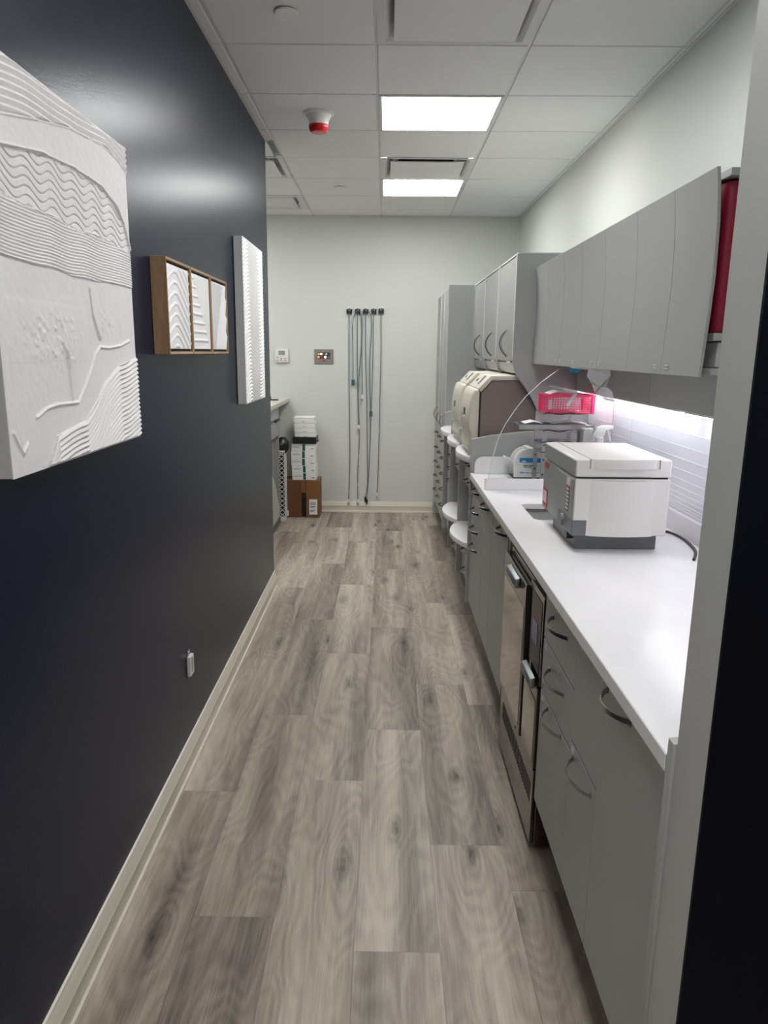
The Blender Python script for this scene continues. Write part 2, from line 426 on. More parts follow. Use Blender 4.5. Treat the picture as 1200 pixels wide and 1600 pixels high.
def diffuser(i, j, label):
    x0, y0 = GX+i*T, GY+j*T; x1, y1 = x0+T, y0+T; cx, cy = (x0+x1)/2, (y0+y1)/2
    t = thing('air_diffuser', (cx, cy, CH), label, 'vent', 'square ceiling air diffusers')
    bm = bmesh.new()
    R = [(T/2-g, CH), (T/2-.035, CH), (T/2-.05, CH+.012), (T/2-.085, CH+.060), (T/2-.12, CH+.060), (T/2-.12, CH+.10)]
    rings = [[bm.verts.new((cx+sx*r, cy+sy*r, z)) for sx, sy in ((-1, -1), (1, -1), (1, 1), (-1, 1))] for r, z in R]
    for q in range(len(R)-1):
        for k in range(4): bm.faces.new((rings[q][k], rings[q][(k+1) % 4], rings[q+1][(k+1) % 4], rings[q+1][k]))
    bmesh.ops.recalc_face_normals(bm, faces=bm.faces)
    fr = obj('frame', bm, 'grid_metal', t, sm=False)
    obj('duct', box(B(), cx-.19, cx+.19, cy-.19, cy+.19, CH+.095, CH+.10), 'dark_gap', t)
    obj('plate', box(B(), cx-.235, cx+.235, cy-.235, cy+.235, CH-.012, CH-.004, .002, 1), 'ceiling_board', t)
    for sx in (-1, 1):
        for sy in (-1, 1): obj('bracket', box(B(), cx+sx*.2-.01, cx+sx*.2+.01, cy+sy*.2-.01, cy+sy*.2+.01, CH-.004, CH+.09), 'grid_metal', t)
diffuser(0, 3, 'small looking square air diffuser directly in front of the far light panel')
diffuser(0, -1, 'large looking square air diffuser at the top edge of the picture')
diffuser(-2, 3, 'air diffuser past the navy wall, only its corner showing')
# louvered return grille
x0, y0 = GX-2*T, GY+5*T
t = thing('return_grille', (x0+T/2, y0+T/2, CH), 'pale louvered return air grille on the ceiling by the end wall, left side', 'vent')
obj('frame', ring_frame(B(), x0+g, x0+T-g, y0+g, y0+T-g, CH-.006, CH+.015, .05), 'grid_metal', t)
obj('core', ring_frame(B(), x0+.085, x0+T-.085, y0+.085, y0+T-.085, CH-.008, CH+.01, .02), 'grid_metal', t)
for k in range(20):
    yy = y0+.11+k*.0198
    obj('louver', prism(B(), [(yy, CH+.012), (yy+.016, CH-.003), (yy+.017, CH-.002), (yy+.001, CH+.013)], 'x', x0+.105, x0+T-.105), 'ceiling_board', t)
# smoke alarm, sprinkler covers
t = thing('smoke_alarm', (-.358, 4.33, CH), 'white ceiling smoke alarm with a glossy red cap', 'alarm')
obj('base', lathe(B(), [(.078, 0), (.078, -.008), (.066, -.014), (.052, -.040), (.050, -.062)], (-.358, 4.33, CH)), 'white_plastic', t)
obj('cap', lathe(B(), [(.049, -.055), (.052, -.066), (.048, -.084), (.040, -.094), (.0, -.096)], (-.358, 4.33, CH)), 'red_plastic', t)
for (x, y), lb in (((-.372, 3.12), 'round white sprinkler cover disc nearest the camera on the left ceiling tiles'), ((-.355, 6.15), 'small round white sprinkler cover disc near the end wall')):
    t = thing('sprinkler_cover', (x, y, CH), lb, 'sprinkler', 'sprinkler covers')
    obj('disc', lathe(B(), [(.0, -.010), (.040, -.010), (.043, -.007), (.043, -.004)], (x, y, CH)), 'white_plastic', t)
    obj('collar', lathe(B(), [(.03, -.005), (.03, .0)], (x, y, CH)), 'dark_gap', t)

# ================================================================== ART
def relief(y0, y1, z0, z1, xf, hf, ny, nz, scale):
    """grid facing +X, displaced by hf(u,v)"""
    u = np.linspace(0, 1, ny); v = np.linspace(0, 1, nz); U, V = np.meshgrid(u, v)
    h = hf(U, V)
    edge = np.minimum(np.minimum(U, 1-U)*(y1-y0), np.minimum(V, 1-V)*(z1-z0))
    h = h*np.clip(edge/.006, 0, 1)*scale
    co = np.stack([xf+h, y0+U*(y1-y0), z0+V*(z1-z0)], -1).reshape(-1, 3)
    idx = np.arange(ny*nz).reshape(nz, ny)
    f = np.stack([idx[:-1, :-1], idx[:-1, 1:], idx[1:, 1:], idx[1:, :-1]], -1).reshape(-1, 4)
    return co, f
def np_obj(name, co, f, m, parent):
    o0 = ORG[parent.name]; me = bpy.data.meshes.new(name)
    co = co - np.array(o0)
    me.vertices.add(len(co)); me.vertices.foreach_set('co', co.ravel())
    me.loops.add(len(f)*4); me.loops.foreach_set('vertex_index', f.ravel().astype(np.int32))
    me.polygons.add(len(f)); me.polygons.foreach_set('loop_start', np.arange(0, len(f)*4, 4, dtype=np.int32))
    me.update(); me.validate(); me.materials.append(M[m])
    for p in me.polygons: p.use_smooth = True
    o = bpy.data.objects.new(name, me); COL.objects.link(o); ORG[o.name] = o0; o.parent = parent; return o
def I(u, pts): return np.interp(u, [p[0] for p in pts], [p[1] for p in pts])
def vn(x, y, seed):     # smooth value noise
    r = np.random.RandomState(seed).rand(64, 64)
    xi = np.floor(x).astype(int); yi = np.floor(y).astype(int); fx = x-xi; fy = y-yi
    fx = fx*fx*(3-2*fx); fy = fy*fy*(3-2*fy)
    g_ = lambda a, b_: r[a % 64, b_ % 64]
    return (g_(xi, yi)*(1-fx)+g_(xi+1, yi)*fx)*(1-fy)+(g_(xi, yi+1)*(1-fx)+g_(xi+1, yi+1)*fx)*fy
def saw(p):   # rounded ridge with one sharper side
    q = p - np.floor(p); return np.minimum(q/.72, (1-q)/.28)**.8
Z0, Z1 = 1.288, 2.024
def big(u, v):
    z = Z0+v*(Z1-Z0)
    bandtop = I(u, [(0, 1.905), (.1, 1.918), (.3, 1.947), (.52, 1.974), (.77, 1.987), (.92, 1.978), (1.0, 1.955)])
    bandbot = I(u, [(0, 1.858), (.1, 1.868), (.3, 1.890), (.52, 1.898), (.74, 1.893), (.86, 1.868), (.94, 1.832), (1., 1.765)])
    wavebot = I(u, [(0, 1.782), (.23, 1.782), (.53, 1.775), (.8, 1.776), (1., 1.760)]) + .002*np.sin(u*21)
    densbot = I(u, [(0, 1.682), (.22, 1.677), (.5, 1.673), (1., 1.677)]) + .003*vn(u*9, v*0, 3)
    h = .0006*vn(u*60, v*60, 1)+.0008*vn(u*14, v*14, 2)
    top = np.clip((z-bandtop)/.004, 0, 1)
    zz = z - I(u, [(0, 2.03), (.1, 2.022), (.25, 2.035), (.5, 2.05), (.8, 2.055), (1, 2.03)]) - .006*np.sin(u*9)
    h = h+top*(.0035+.005*saw(zz/.0132))
    h = h+.0035*((z < bandtop) & (z > bandbot))
    lip = np.exp(-((z-bandbot)/.0028)**2)*.004*(.5+vn(u*25, v*0, 5)); h = h+lip
    lip = np.exp(-((z-bandtop)/.0022)**2)*.003*(.4+vn(u*25, v*0, 6)); h = h+lip
    inw = (z < bandbot-.003) & (z > wavebot)
    ph = (z - wavebot)/.0165 + .5*np.sin(u*2*PI*6.5+v*3) + u*1.3
    h = h+inw*(-.0042*np.exp(-((ph-np.round(ph))/.075)**2)+.001)
    ind = (z < wavebot-.002) & (z > densbot)
    ph = (z-densbot)/.0064+.35*np.sin(u*7+1)+.15*np.sin(u*19)
    h = h+ind*(.001+.0034*saw(ph))
    h = h+np.exp(-((z-wavebot)/.002)**2)*.004*(vn(u*22, v*0, 8) > .45)
    # plaster patches of rough paste
    for (a, b_, c, d, s) in ((.30, 1.545, .24, .060, 11), (.70, 1.585, .10, .050, 12), (.36, 1.50, .12, .03, 13)):
        mk = np.clip(1.4-(((u-a)/c)**2+((z-b_)/d)**2)*1.5, 0, 1)
        h = h+mk*.0028*np.clip(vn(u*70, v*70, s)-.35, 0, 1)*1.6
    q = np.clip(1.3-np.maximum(np.abs((u-.28)/.27), np.abs((z-1.553)/.058))**6, 0, 1)*(.4+.6*vn(u*5, v*9, 21)); h = h+.0014*np.clip(q, 0, .8)
    def stroke(pts, wd, ht):
        P = np.array(pts); best = np.full(u.shape, 9.)
        for (a, b_), (c, d) in zip(P[:-1], P[1:]):
            du, dz = (c-a)*.735, d-b_; L = du*du+dz*dz
            tt = np.clip((((u-a)*.735)*du+(z-b_)*dz)/L, 0, 1)
            best = np.minimum(best, np.hypot((u-a)*.735-tt*du, (z-b_)-tt*dz))
        return ht*np.exp(-(best/wd)**2)
    h = h+stroke([(.587, 1.655), (.60, 1.60), (.647, 1.543)], .0028, .005)
    h = h+stroke([(.355, 1.535), (.385, 1.50), (.395, 1.415)], .003, .005)
    h = h+stroke([(.02, 1.37), (.06, 1.33), (.09, 1.345)], .004, .004)
    h = h+stroke([(.156, 1.391), (.22, 1.405), (.286, 1.409), (.436, 1.407), (.50, 1.44), (.557, 1.477), (.60, 1.51), (.642, 1.526), (.72, 1.524), (.83, 1.530), (.936, 1.543)], .0028, .0042)
    lowt = I(u, [(0, 1.28), (.2, 1.29), (.27, 1.347), (.48, 1.364), (.58, 1.40), (.67, 1.443), (.8, 1.48), (1, 1.50)])
    inl = (z < lowt) & (u > .2)
    ph = (lowt-z)/.0115+.25*np.sin(u*20)
    h = h+inl*(.0015+.0058*saw(ph))
    return h
t = thing('wall_canvas', (XL, 1.75, Z0), 'large white plaster relief canvas nearest the camera on the navy wall', 'artwork')
obj('canvas_box', box(B(), XL+.002, -.6765, 1.386, 2.135, Z0, Z1, .002, 1), 'canvas_side', t)
np_obj('relief', *relief(1.386, 2.135, Z0, Z1, -.6762, big, 380, 620, 1.), 'plaster', t)

def arches(u, v):
    h = .0004*vn(u*30, v*60, 4)
    pk = I(u, [(0, -.10), (.12, -.03), (.3, .035), (.42, .03), (.6, -.07), (.8, -.20), (1., -.33)])
    ph = (v-pk)/.128
    return h+.0045*np.exp(-((ph-np.round(ph))/.12)**2)+.001*saw(ph)
def steps(u, v):
    h = .0004*vn(u*30, v*60, 5)
    vert = .0035*np.exp(-(((u*9.)-np.round(u*9.))/.16)**2)
    hor = .0042*np.exp(-((v*8.5-np.round(v*8.5))/.12)**2)
    lim = .95-v*.85
    return h+np.where(u > lim, vert, hor*(u > .06))
def rays(u, v):
    h = .0004*vn(u*30, v*60, 6)
    p1 = (v+u*2.3)*4.6; a = .006*np.exp(-((p1-np.round(p1))/.12)**2)
    p2 = (v-u*2.2)*3.6; b_ = .006*np.exp(-((p2-np.round(p2))/.1)**2)
    return h+np.where(v > 1.6*u-.25, a, b_)
FX = -.667
for k, (fn, pat, lb) in enumerate(((arches, 'arched', 'first wood framed white relief from the camera, with nested arches'),
                                   (steps, 'stepped', 'middle wood framed white relief of the trio, with stepped right angles'),
                                   (rays, 'slanting', 'last wood framed white relief of the trio, with slanting crossing lines'))):
    y0 = 2.448+k*.3065; y1 = y0+.302; z0, z1 = 1.508, 1.797
    t = thing('framed_relief', (XL, (y0+y1)/2, z0), lb, 'artwork', 'trio of wood framed reliefs')
    for nm, bb in (('frame_side', (y0, y0+.007, z0, z1)), ('frame_side', (y1-.007, y1, z0, z1)), ('frame_rail', (y0+.007, y1-.007, z0, z0+.008)), ('frame_rail', (y0+.007, y1-.007, z1-.008, z1))):
        obj(nm, box(B(), XL+.001, FX, *bb, .0008, 1), 'frame_wood', t)
    obj('panel', box(B(), XL+.002, FX-.0105, y0+.007, y1-.007, z0+.008, z1-.008), 'dark_gap', t)
    obj('panel_core', box(B(), FX-.0105, FX-.006, y0+.014, y1-.014, z0+.017, z1-.017), 'plaster_bright', t)
    np_obj('relief', *relief(y0+.014, y1-.014, z0+.017, z1-.017, FX-.0058, fn, 90, 100, 1.), 'plaster_bright', t)
def scallop(u, v):
    sh = .035*np.sin(u*PI*2.1)-.02*np.clip(u-.55, 0, 1)*4*np.sin(v*3.+1.)
    ph = (v-sh*1.4)*44.
    return .0005*vn(u*30, v*60, 7)+.006*saw(ph)*(.35+.65*np.clip(1-np.abs(u-.42)/.75, 0, 1))
t = thing('tall_canvas', (XL, 4.09, 1.268), 'tall narrow white canvas with scalloped ridges at the far end of the navy wall', 'artwork')
obj('canvas_box', box(B(), XL+.002, -.674, 3.79, 4.385, 1.268, 2.04, .002, 1), 'canvas_side', t)
np_obj('relief', *relief(3.79, 4.385, 1.268, 2.04, -.6737, scallop, 90, 700, 1.), 'plaster_bright', t)

# uncovered wall device low on the navy wall
t = thing('wall_outlet', (XL, 2.66, .34), 'white uncovered outlet low on the navy wall', 'outlet')
obj('bracket', box(B(), XL, XL+.003, 2.655, 2.685, .337, .443, .001, 1), 'steel', t)
obj('outlet_body', box(B(), XL+.001, XL+.015, 2.640, 2.690, .350, .425, .002, 1), 'white_plastic', t)
obj('slot', box(B(), XL+.0145, XL+.0156, 2.655, 2.672, .360, .418), 'lcd', t)
obj('screw', lathe(B(), [(.0, .006), (.004, .006), (.004, 0)], (XL+.002, 2.67, .434), 'x', 10), 'steel', t)

# ================================================================== BASE CABINETS
XFR = .470          # front plane of the doors
ZB, ZT = .195, .868
def bow(x, y0, y1, z, out=.034, wd=.011):
    pts = []
    for k in range(13):
        a = k/12; pts.append((x-out*math.sin(PI*a)**.75, y0+(y1-y0)*a, z))
    bm = band(B(), pts, (0, 0, 1), wd, .0042)
    for yy in (y0, y1): box(bm, x-.003, x+.001, yy-.005, yy+.005, z-.007, z+.007, .001, 1)
    return bm
def bowv(x, y, z0, z1, out=.034, wd=.010):
    pts = [(x-out*math.sin(PI*k/12)**.75, y, z0+(z1-z0)*k/12) for k in range(13)]
    bm = band(B(), pts, (0, 1, 0), wd, .0042)
    for zz in (z0, z1): box(bm, x-.003, x+.001, y-.006, y+.006, zz-.005, zz+.005, .001, 1)
    return bm
def front(parent, name, y0, y1, z0, z1, hy=None, hz=None, x=XFR, lab=None, hl=.165, m='laminate'):
    d = obj(name, box(B(), x, x+.019, y0+.0013, y1-.0013, z0+.0013, z1-.0013, .0012, 1), m, parent)
    if hy is not None: obj('handle', bow(x, hy-hl/2, hy+hl/2, hz), 'chrome', d)
    if lab is not None:
        for q in (0, 1): obj('label_strip', box(B(), x-.0008, x+.0002, lab-.011, lab+.011, z1-.016-q*.008, z1-.012-q*.008), 'edge_band', d)
    return d
def carcass(name, y0, y1, label, cat='cabinet', x=XFR, z0=ZB, zt=ZT, xb=1.06):
    t = thing(name, ((x+xb)/2, (y0+y1)/2, 0), label, cat, 'base cabinets under the white worktop')
    bm = B(); xx = x+.0195
    box(bm, xx, xb, y0+.0005, y0+.016, z0, zt); box(bm, xx, xb, y1-.016, y1-.0005, z0, zt)
    box(bm, xx, xb, y0+.016, y1-.016, z0, z0+.016); box(bm, xb-.012, xb, y0+.016, y1-.016, z0, zt); box(bm, xx, xb, y0+.016, y1-.016, zt-.016, zt)
    obj('carcass', bm, 'laminate_dark', t)
    obj('plinth', box(B(), x+.075, xb, y0+.0005, y1-.0005, 0, z0), 'laminate_dark', t)
    return t
c = carcass('base_cabinet', 1.135, 1.52, 'grey base cabinet nearest the camera with one tall door and bow handle high on it')
front(c, 'door', 1.137, 1.52, ZB, .866, 1.415, .846, lab=1.49, hl=.150)
near_cab = c
c = carcass('base_cabinet', 1.52, 1.755, 'narrow grey base cabinet second from the camera, plain upper panel over a handled door')
front(c, 'upper_panel', 1.52, 1.755, .594, .866, lab=1.72); front(c, 'door', 1.52, 1.755, ZB, .592, 1.635, .560, lab=1.73)
c = carcass('drawer_cabinet', 1.755, 2.125, 'grey base cabinet with three bow handles beside the steel washer, nearer the camera')
for a, b_, hz in ((.722, .868, .818), (.562, .720, .664), (ZB, .560, .553)):
    front(c, 'drawer_front' if a > .3 else 'door', 1.755, 2.125, a, b_, 1.935, hz if a > .3 else .545, lab=2.09)
c = carcass('base_cabinet', 2.845, 3.285, 'grey base cabinet with a single wide door just past the steel washer')
front(c, 'door', 2.845, 3.285, ZB, .862, 2.955, .842)
c = carcass('base_cabinet', 3.285, 3.60, 'narrow single door grey base cabinet fourth past the corner of the sink')
c['label'] = 'narrow grey base cabinet with one bow handle, between the wide door and the small drawers'
front(c, 'door', 3.285, 3.60, ZB, .865, 3.47, .838, lab=3.55)
c = carcass('drawer_cabinet', 3.60, 4.072, 'grey base cabinet with four short handled fronts at the far end of the white worktop')
for a, b_, hz in ((.772, .865, .838), (.662, .770, .738), (.560, .660, .640), (ZB, .558, .545)):
    front(c, 'drawer_front' if a > .3 else 'door', 3.60, 4.072, a, b_, 3.86, hz, hl=.19)
# end panel by the pillar
obj('end_panel', prism(B(), [(.456, .0), (.456, .93), (.50, .935), (.56, .975), (.58, .995), (1.19, .995), (1.19, 0)], 'y', 1.103, 1.127, .003, 2), 'laminate', near_cab)
obj('filler_panel', box(B(), .474, 1.06, 2.806, 2.843, .12, ZT, .001, 1), 'laminate', None, 'thin grey filler panel on the far side of the steel washer', 'panel')

# ---------------- washer
t = thing('instrument_washer', (.75, 2.465, 0), 'tall dark stainless washer built in under the worktop', 'appliance')
xw = .474
obj('housing', box(B(), xw+.005, 1.05, 2.135, 2.80, .02, .826, .002, 1), 'steel_dark', t)
obj('top_rail', box(B(), xw+.012, xw+.03, 2.20, 2.66, .828, .850, .002, 1), 'laminate', t)
d = obj('far_door', box(B(), xw-.018, xw+.004, 2.355, 2.795, .285, .806, .003, 1), 'steel_dark', t)
obj('mirror_panel', box(B(), xw-.0195, xw-.017, 2.375, 2.775, .31, .72, .0005, 1), 'mirror_glass', d)
obj('door_edge', box(B(), xw-.016, xw+.002, 2.350, 2.3555, .285, .806), 'black_plastic', d)
obj('handle', prism(B(), [(xw-.019, .795), (xw-.036, .789), (xw-.040, .770), (xw-.031, .757), (xw-.019, .759)], 'y', 2.47, 2.65, .003, 2), 'steel_handle', d)
d = obj('upper_near_door', box(B(), xw-.006, xw+.004, 2.137, 2.345, .552, .830, .002, 1), 'steel_dark', t)
obj('window', box(B(), xw-.0075, xw-.005, 2.155, 2.330, .585, .810, .0005, 1), 'dark_glass', d)
obj('display', box(B(), xw-.0085, xw-.0070, 2.20, 2.28, .66, .73), 'blue_glow', d)  # flat blue patch paints the glow in the dark window
d = obj('lower_near_door', box(B(), xw-.012, xw+.004, 2.137, 2.345, .285, .548, .002, 1), 'steel_dark', t)
obj('handle', prism(B(), [(xw-.013, .572), (xw-.030, .566), (xw-.034, .547), (xw-.025, .534), (xw-.013, .536)], 'y', 2.17, 2.315, .003, 2), 'steel_handle', d)
obj('mirror_panel', box(B(), xw-.0135, xw-.011, 2.150, 2.335, .30, .505, .0005, 1), 'mirror_glass', d)
gp = obj('vent_panel', box(B(), xw-.008, xw+.004, 2.137, 2.795, .025, .28, .002, 1), 'steel_dark', t)
for k in range(26):
    yy = 2.17+k*.0225
    obj('slot', box(B(), xw-.0088, xw-.0070, yy, yy+.009, .155, .222), 'dark_gap', gp)
obj('lock', lathe(B(), [(.0, -.004), (.006, -.004), (.006, 0)], (xw-.008, 2.46, .262), 'x', 12), 'black_plastic', gp)

# ---------------- worktop with sink cut out, upstands
WX0, WX1, WY0, WY1 = .457, 1.066, 1.128, 4.074
SX0, SX1, SY0, SY1 = .578, .90, 2.905, 3.225
bm = B()
t = thing('worktop', (.76, 2.6, .868), 'long white quartz worktop with a sink cut-out', 'worktop')
def slab_with_hole(z0, z1):
    b_ = bmesh.new(); rr = .03
    outer = [(WX0, WY0), (WX1, WY0), (WX1, WY1), (WX0, WY1)]
    inner = []
    for cx, cy, a0 in ((SX1-rr, SY1-rr, 0), (SX0+rr, SY1-rr, PI/2), (SX0+rr, SY0+rr, PI), (SX1-rr, SY0+rr, 1.5*PI)):
        for k in range(6): a = a0+k*PI/10; inner.append((cx+rr*math.cos(a), cy+rr*math.sin(a)))
    for z, flip in ((z0, 1), (z1, 0)):
        ov = [b_.verts.new((*p, z)) for p in outer]; iv = [b_.verts.new((*p, z)) for p in inner]
        es = [b_.edges.new((ov[i], ov[(i+1) % 4])) for i in range(4)]+[b_.edges.new((iv[i], iv[(i+1) % len(iv)])) for i in range(len(iv))]
        bmesh.ops.triangle_fill(b_, edges=es, use_beauty=True)
        if z == z0: o0, i0 = ov, iv
        else:
            for i in range(4): b_.faces.new((o0[i], o0[(i+1) % 4], ov[(i+1) % 4], ov[i]))
            for i in range(len(iv)): b_.faces.new((i0[i], i0[(i+1) % len(iv)], iv[(i+1) % len(iv)], iv[i]))
    bmesh.ops.recalc_face_normals(b_, faces=b_.faces); return b_
obj('slab', slab_with_hole(.880, .900), 'quartz', t, sm=False)
obj('front_edge', box(B(), WX0-.0015, WX0+.02, WY0, WY1, .8685, .8993, .0012, 1), 'quartz', t)
obj('rear_upstand', box(B(), 1.046, 1.066, WY0, 4.07, .900, .975, .002, 1), 'quartz', t)
ep = [(.475, .900)]+[(.475+.045-.045*math.cos(a), .945+.045*math.sin(a)) for a in [k*PI/16 for k in range(9)]]+[(1.045, .99), (1.045, .90)]
obj('end_upstand', prism(B(), ep, 'y', 4.054, 4.073, .001, 1), 'quartz', t)
obj('screen_upstand', box(B(), .468, 1.045, 3.56, 3.58, .900, .953, .0015, 1), 'quartz', t)
t = thing('sink', (.74, 3.06, .72), 'undermounted steel sink in the worktop, half hidden by the washer on top', 'sink')
t['label'] = 'rectangular steel sink set into the worktop behind the white machine'
bm = B(); box(bm, SX0-.012, SX0-.001, SY0-.012, SY1+.012, .72, .879); box(bm, SX1+.001, SX1+.012, SY0-.012, SY1+.012, .72, .879)
box(bm, SX0-.001, SX1+.001, SY0-.012, SY0-.001, .72, .879); box(bm, SX0-.001, SX1+.001, SY1+.001, SY1+.012, .72, .879); box(bm, SX0-.012, SX1+.012, SY0-.012, SY1+.012, .712, .72)
obj('basin', bm, 'sink_steel', t)
obj('drain', lathe(B(), [(.0, .003), (.03, .003), (.034, .0)], (.74, 3.06, .72)), 'chrome', t)
# acrylic screen
arc = [(.484, .953), (.492, 1.0), (.502, 1.059), (.513, 1.105), (.526, 1.148), (.553, 1.207), (.593, 1.271), (.642, 1.335), (.703, 1.393), (.78, 1.453)]
t = thing('acrylic_screen', (.76, 3.57, .953), 'clear acrylic splash screen with a highlight painted along its curved edge on the worktop upstand', 'screen')
obj('sheet', prism(B(), arc+[(1.04, 1.453), (1.04, .953)], 'y', 3.568, 3.572), 'acrylic', t, sm=False)
obj('edge', tube(B(), [(x, 3.57, z) for x, z in arc], .0022, 6), 'edge_highlight', t)  # white tube stands in for the highlight on the cut edge
# glass backsplash and panels behind
t = thing('backsplash', (1.07, 2.6, .975), 'glossy white glass backsplash with thin horizontal lines', 'backsplash')
p = obj('glass_panel', box(B(), 1.058, 1.068, 1.128, 3.345, .976, 1.340, .001, 1), 'splash_glass', t)
obj('glass_panel', box(B(), 1.058, 1.068, 3.348, 4.07, .976, 1.340, .001, 1), 'splash_glass', t)
for z in (1.254, 1.205, 1.161, 1.123, 1.089, 1.061, 1.039, 1.021, 1.005, .994, .985):
    obj('line', box(B(), 1.0568, 1.0582, 1.13, 4.068, z-.0012, z+.0012), 'splash_line', t)
for (a, b_), lb in zip(((1.128, 2.94), (2.943, 4.07)), ('grey wall panel between backsplash and cupboards, nearer the camera', 'grey wall panel between backsplash and cupboards, behind the pink basket')):
    obj('back_panel', box(B(), .985, 1.066, a, b_, 1.341, 1.94, .001, 1), 'laminate_side', None, lb, 'panel')
obj('cavity_panel', box(B(), 1.070, 1.19, 1.128, 4.07, .0, 1.935), 'laminate_dark', None, 'dark board standing behind the white backsplash', 'panel')

# ================================================================== UPPER CABINETS OVER THE WORKTOP
uprof = [(.745, 1.938), (.7495, 1.905), (.753, 1.87), (.757, 1.82), (.759, 1.745), (.7595, 1.70), (.757, 1.62), (.754, 1.55), (.7495, 1.47)]
def curved_front(y0, y1, prof=uprof, th=.008):
    pts = prof+[(x+th, z) for x, z in prof[::-1]]
    return prism(B(), pts, 'y', y0+.0013, y1-.0013, .0007, 1)
def upper_unit(seams, label, labs):
    y0, y1 = seams[0], seams[-1]
    t = thing('wall_cabinet', (.92, (y0+y1)/2, 1.47), label, 'cabinet', 'grey wall cabinets over the worktop')
    bm = B(); box(bm, .78, .983, y0+.0005, y0+.016, 1.475, 1.935) if y0 > 1.95 else None
    box(bm, .78, .983, y1-.016, y1-.0005, 1.475, 1.935)
    box(bm, .778, .983, y0+.0005, y1-.0005, 1.475, 1.491); box(bm, .778, .983, y0+.0005, y1-.0005, 1.92, 1.936)
    obj('carcass', bm, 'laminate_side', t)
    for a, b_ in zip(seams[:-1], seams[1:]):
        d = obj('door', curved_front(a, b_), 'laminate', t)
        for q in labs:
            if a < q < b_:
                for zz in (1.484, 1.492): obj('label_strip', box(B(), .7485, .7500, q-.014, q+.014, zz, zz+.0035), 'edge_band', d)
    return t
upper_unit([1.90, 2.168, 2.478], 'grey curved front wall cabinet nearest the camera, dark red bin in its open end', [2.12, 2.207])
upper_unit([2.478, 2.822, 3.142], 'grey curved front wall cabinet second from the camera, with plastic hanging below it', [2.79, 2.90])
upper_unit([3.142, 3.46, 3.782], 'grey curved front wall cabinet third from the camera, above the clear screen', [3.18, 3.43, 3.50])
upper_unit([3.782, 4.074], 'narrow grey wall cabinet against the tall divider panel', [4.0])
obj('storage_bin', rbox(B(), .785, .978, 1.93, 2.40, 1.575, 1.915, .02), 'crimson', None, 'dark red bin inside the open end of the near wall cabinet', 'bin')
obj('cabinet_shelf', box(B(), .778, .983, 1.905, 2.46, 1.555, 1.573, .001, 1), 'laminate_side', None, 'grey shelf holding the dark red bin', 'shelf')
obj('shelf_block', box(B(), .80, .978, 1.93, 2.45, 1.492, 1.552, .002, 1), 'edge_band', None, 'pale box under the dark red bin in the near wall cabinet', 'box')
for k, (a, b_) in enumerate(((1.14, 2.58), (2.62, 4.05))):
    t = thing('strip_light', (1.045, (a+b_)/2, 1.322), ('near', 'far')[k]+' slim strip light along the top edge of the white backsplash', 'light', 'strip lights under the wall cabinets')
    obj('housing', box(B(), .986, 1.012, a, b_, 1.334, 1.3405, .0005, 1), 'white_plastic', t)
    obj('tube', box(B(), .987, 1.006, a+.01, b_-.01, 1.332, 1.334), 'strip_lamp', t)

# ================================================================== DIVIDERS AND STERILISER BAYS
PY = [4.08, 4.70, 5.33, 5.95]
dprof = [(.457, .175), (.457, 1.077), (.50, 1.086), (.56, 1.098), (.667, 1.112), (.75, 1.121), (.828, 1.124), (.815, 1.165), (.803, 1.197), (.788, 1.243), (.758, 1.299), (.725, 1.348),
         (.700, 1.378), (.680, 1.405), (.663, 1.435), (.655, 1.464), (.652, 1.50), (.652, 2.004), (1.192, 2.004), (1.192, 0), (.54, 0), (.54, .175)]
names = ['tall grey divider panel with a scooped opening at the far end of the worktop', 'second grey divider panel, between the two beige sterilizers',
         'third grey divider panel, past the farther beige sterilizer', 'fourth grey divider panel against the tall far cabinets']
for y, lb in zip(PY, names):
    t = thing('divider_panel', (.8, y+.011, 0), lb, 'panel', 'divider panels between the bays')
    obj('board', prism(B(), dprof, 'y', y, y+.022, .001, 1), 'laminate_side', t, sm=False)
    e = [(x-.0012, z) for x, z in dprof[1:17]]
    obj('edge_strip', band(B(), [(x, y+.011, z+.001) for x, z in dprof[1:7]], (0, 1, 0), .0215, .0015), 'edge_band', t)
    obj('edge_strip', box(B(), .4555, .457, y, y+.022, .175, 1.077), 'laminate', t)
    obj('edge_strip', box(B(), .6505, .652, y, y+.022, 1.50, 2.004), 'edge_band', t)
obj('top_board', box(B(), .655, 1.19, 4.08, 5.97, 2.005, 2.012), 'edge_band', None, 'thin pale board capping the tall bay cabinets', 'board')

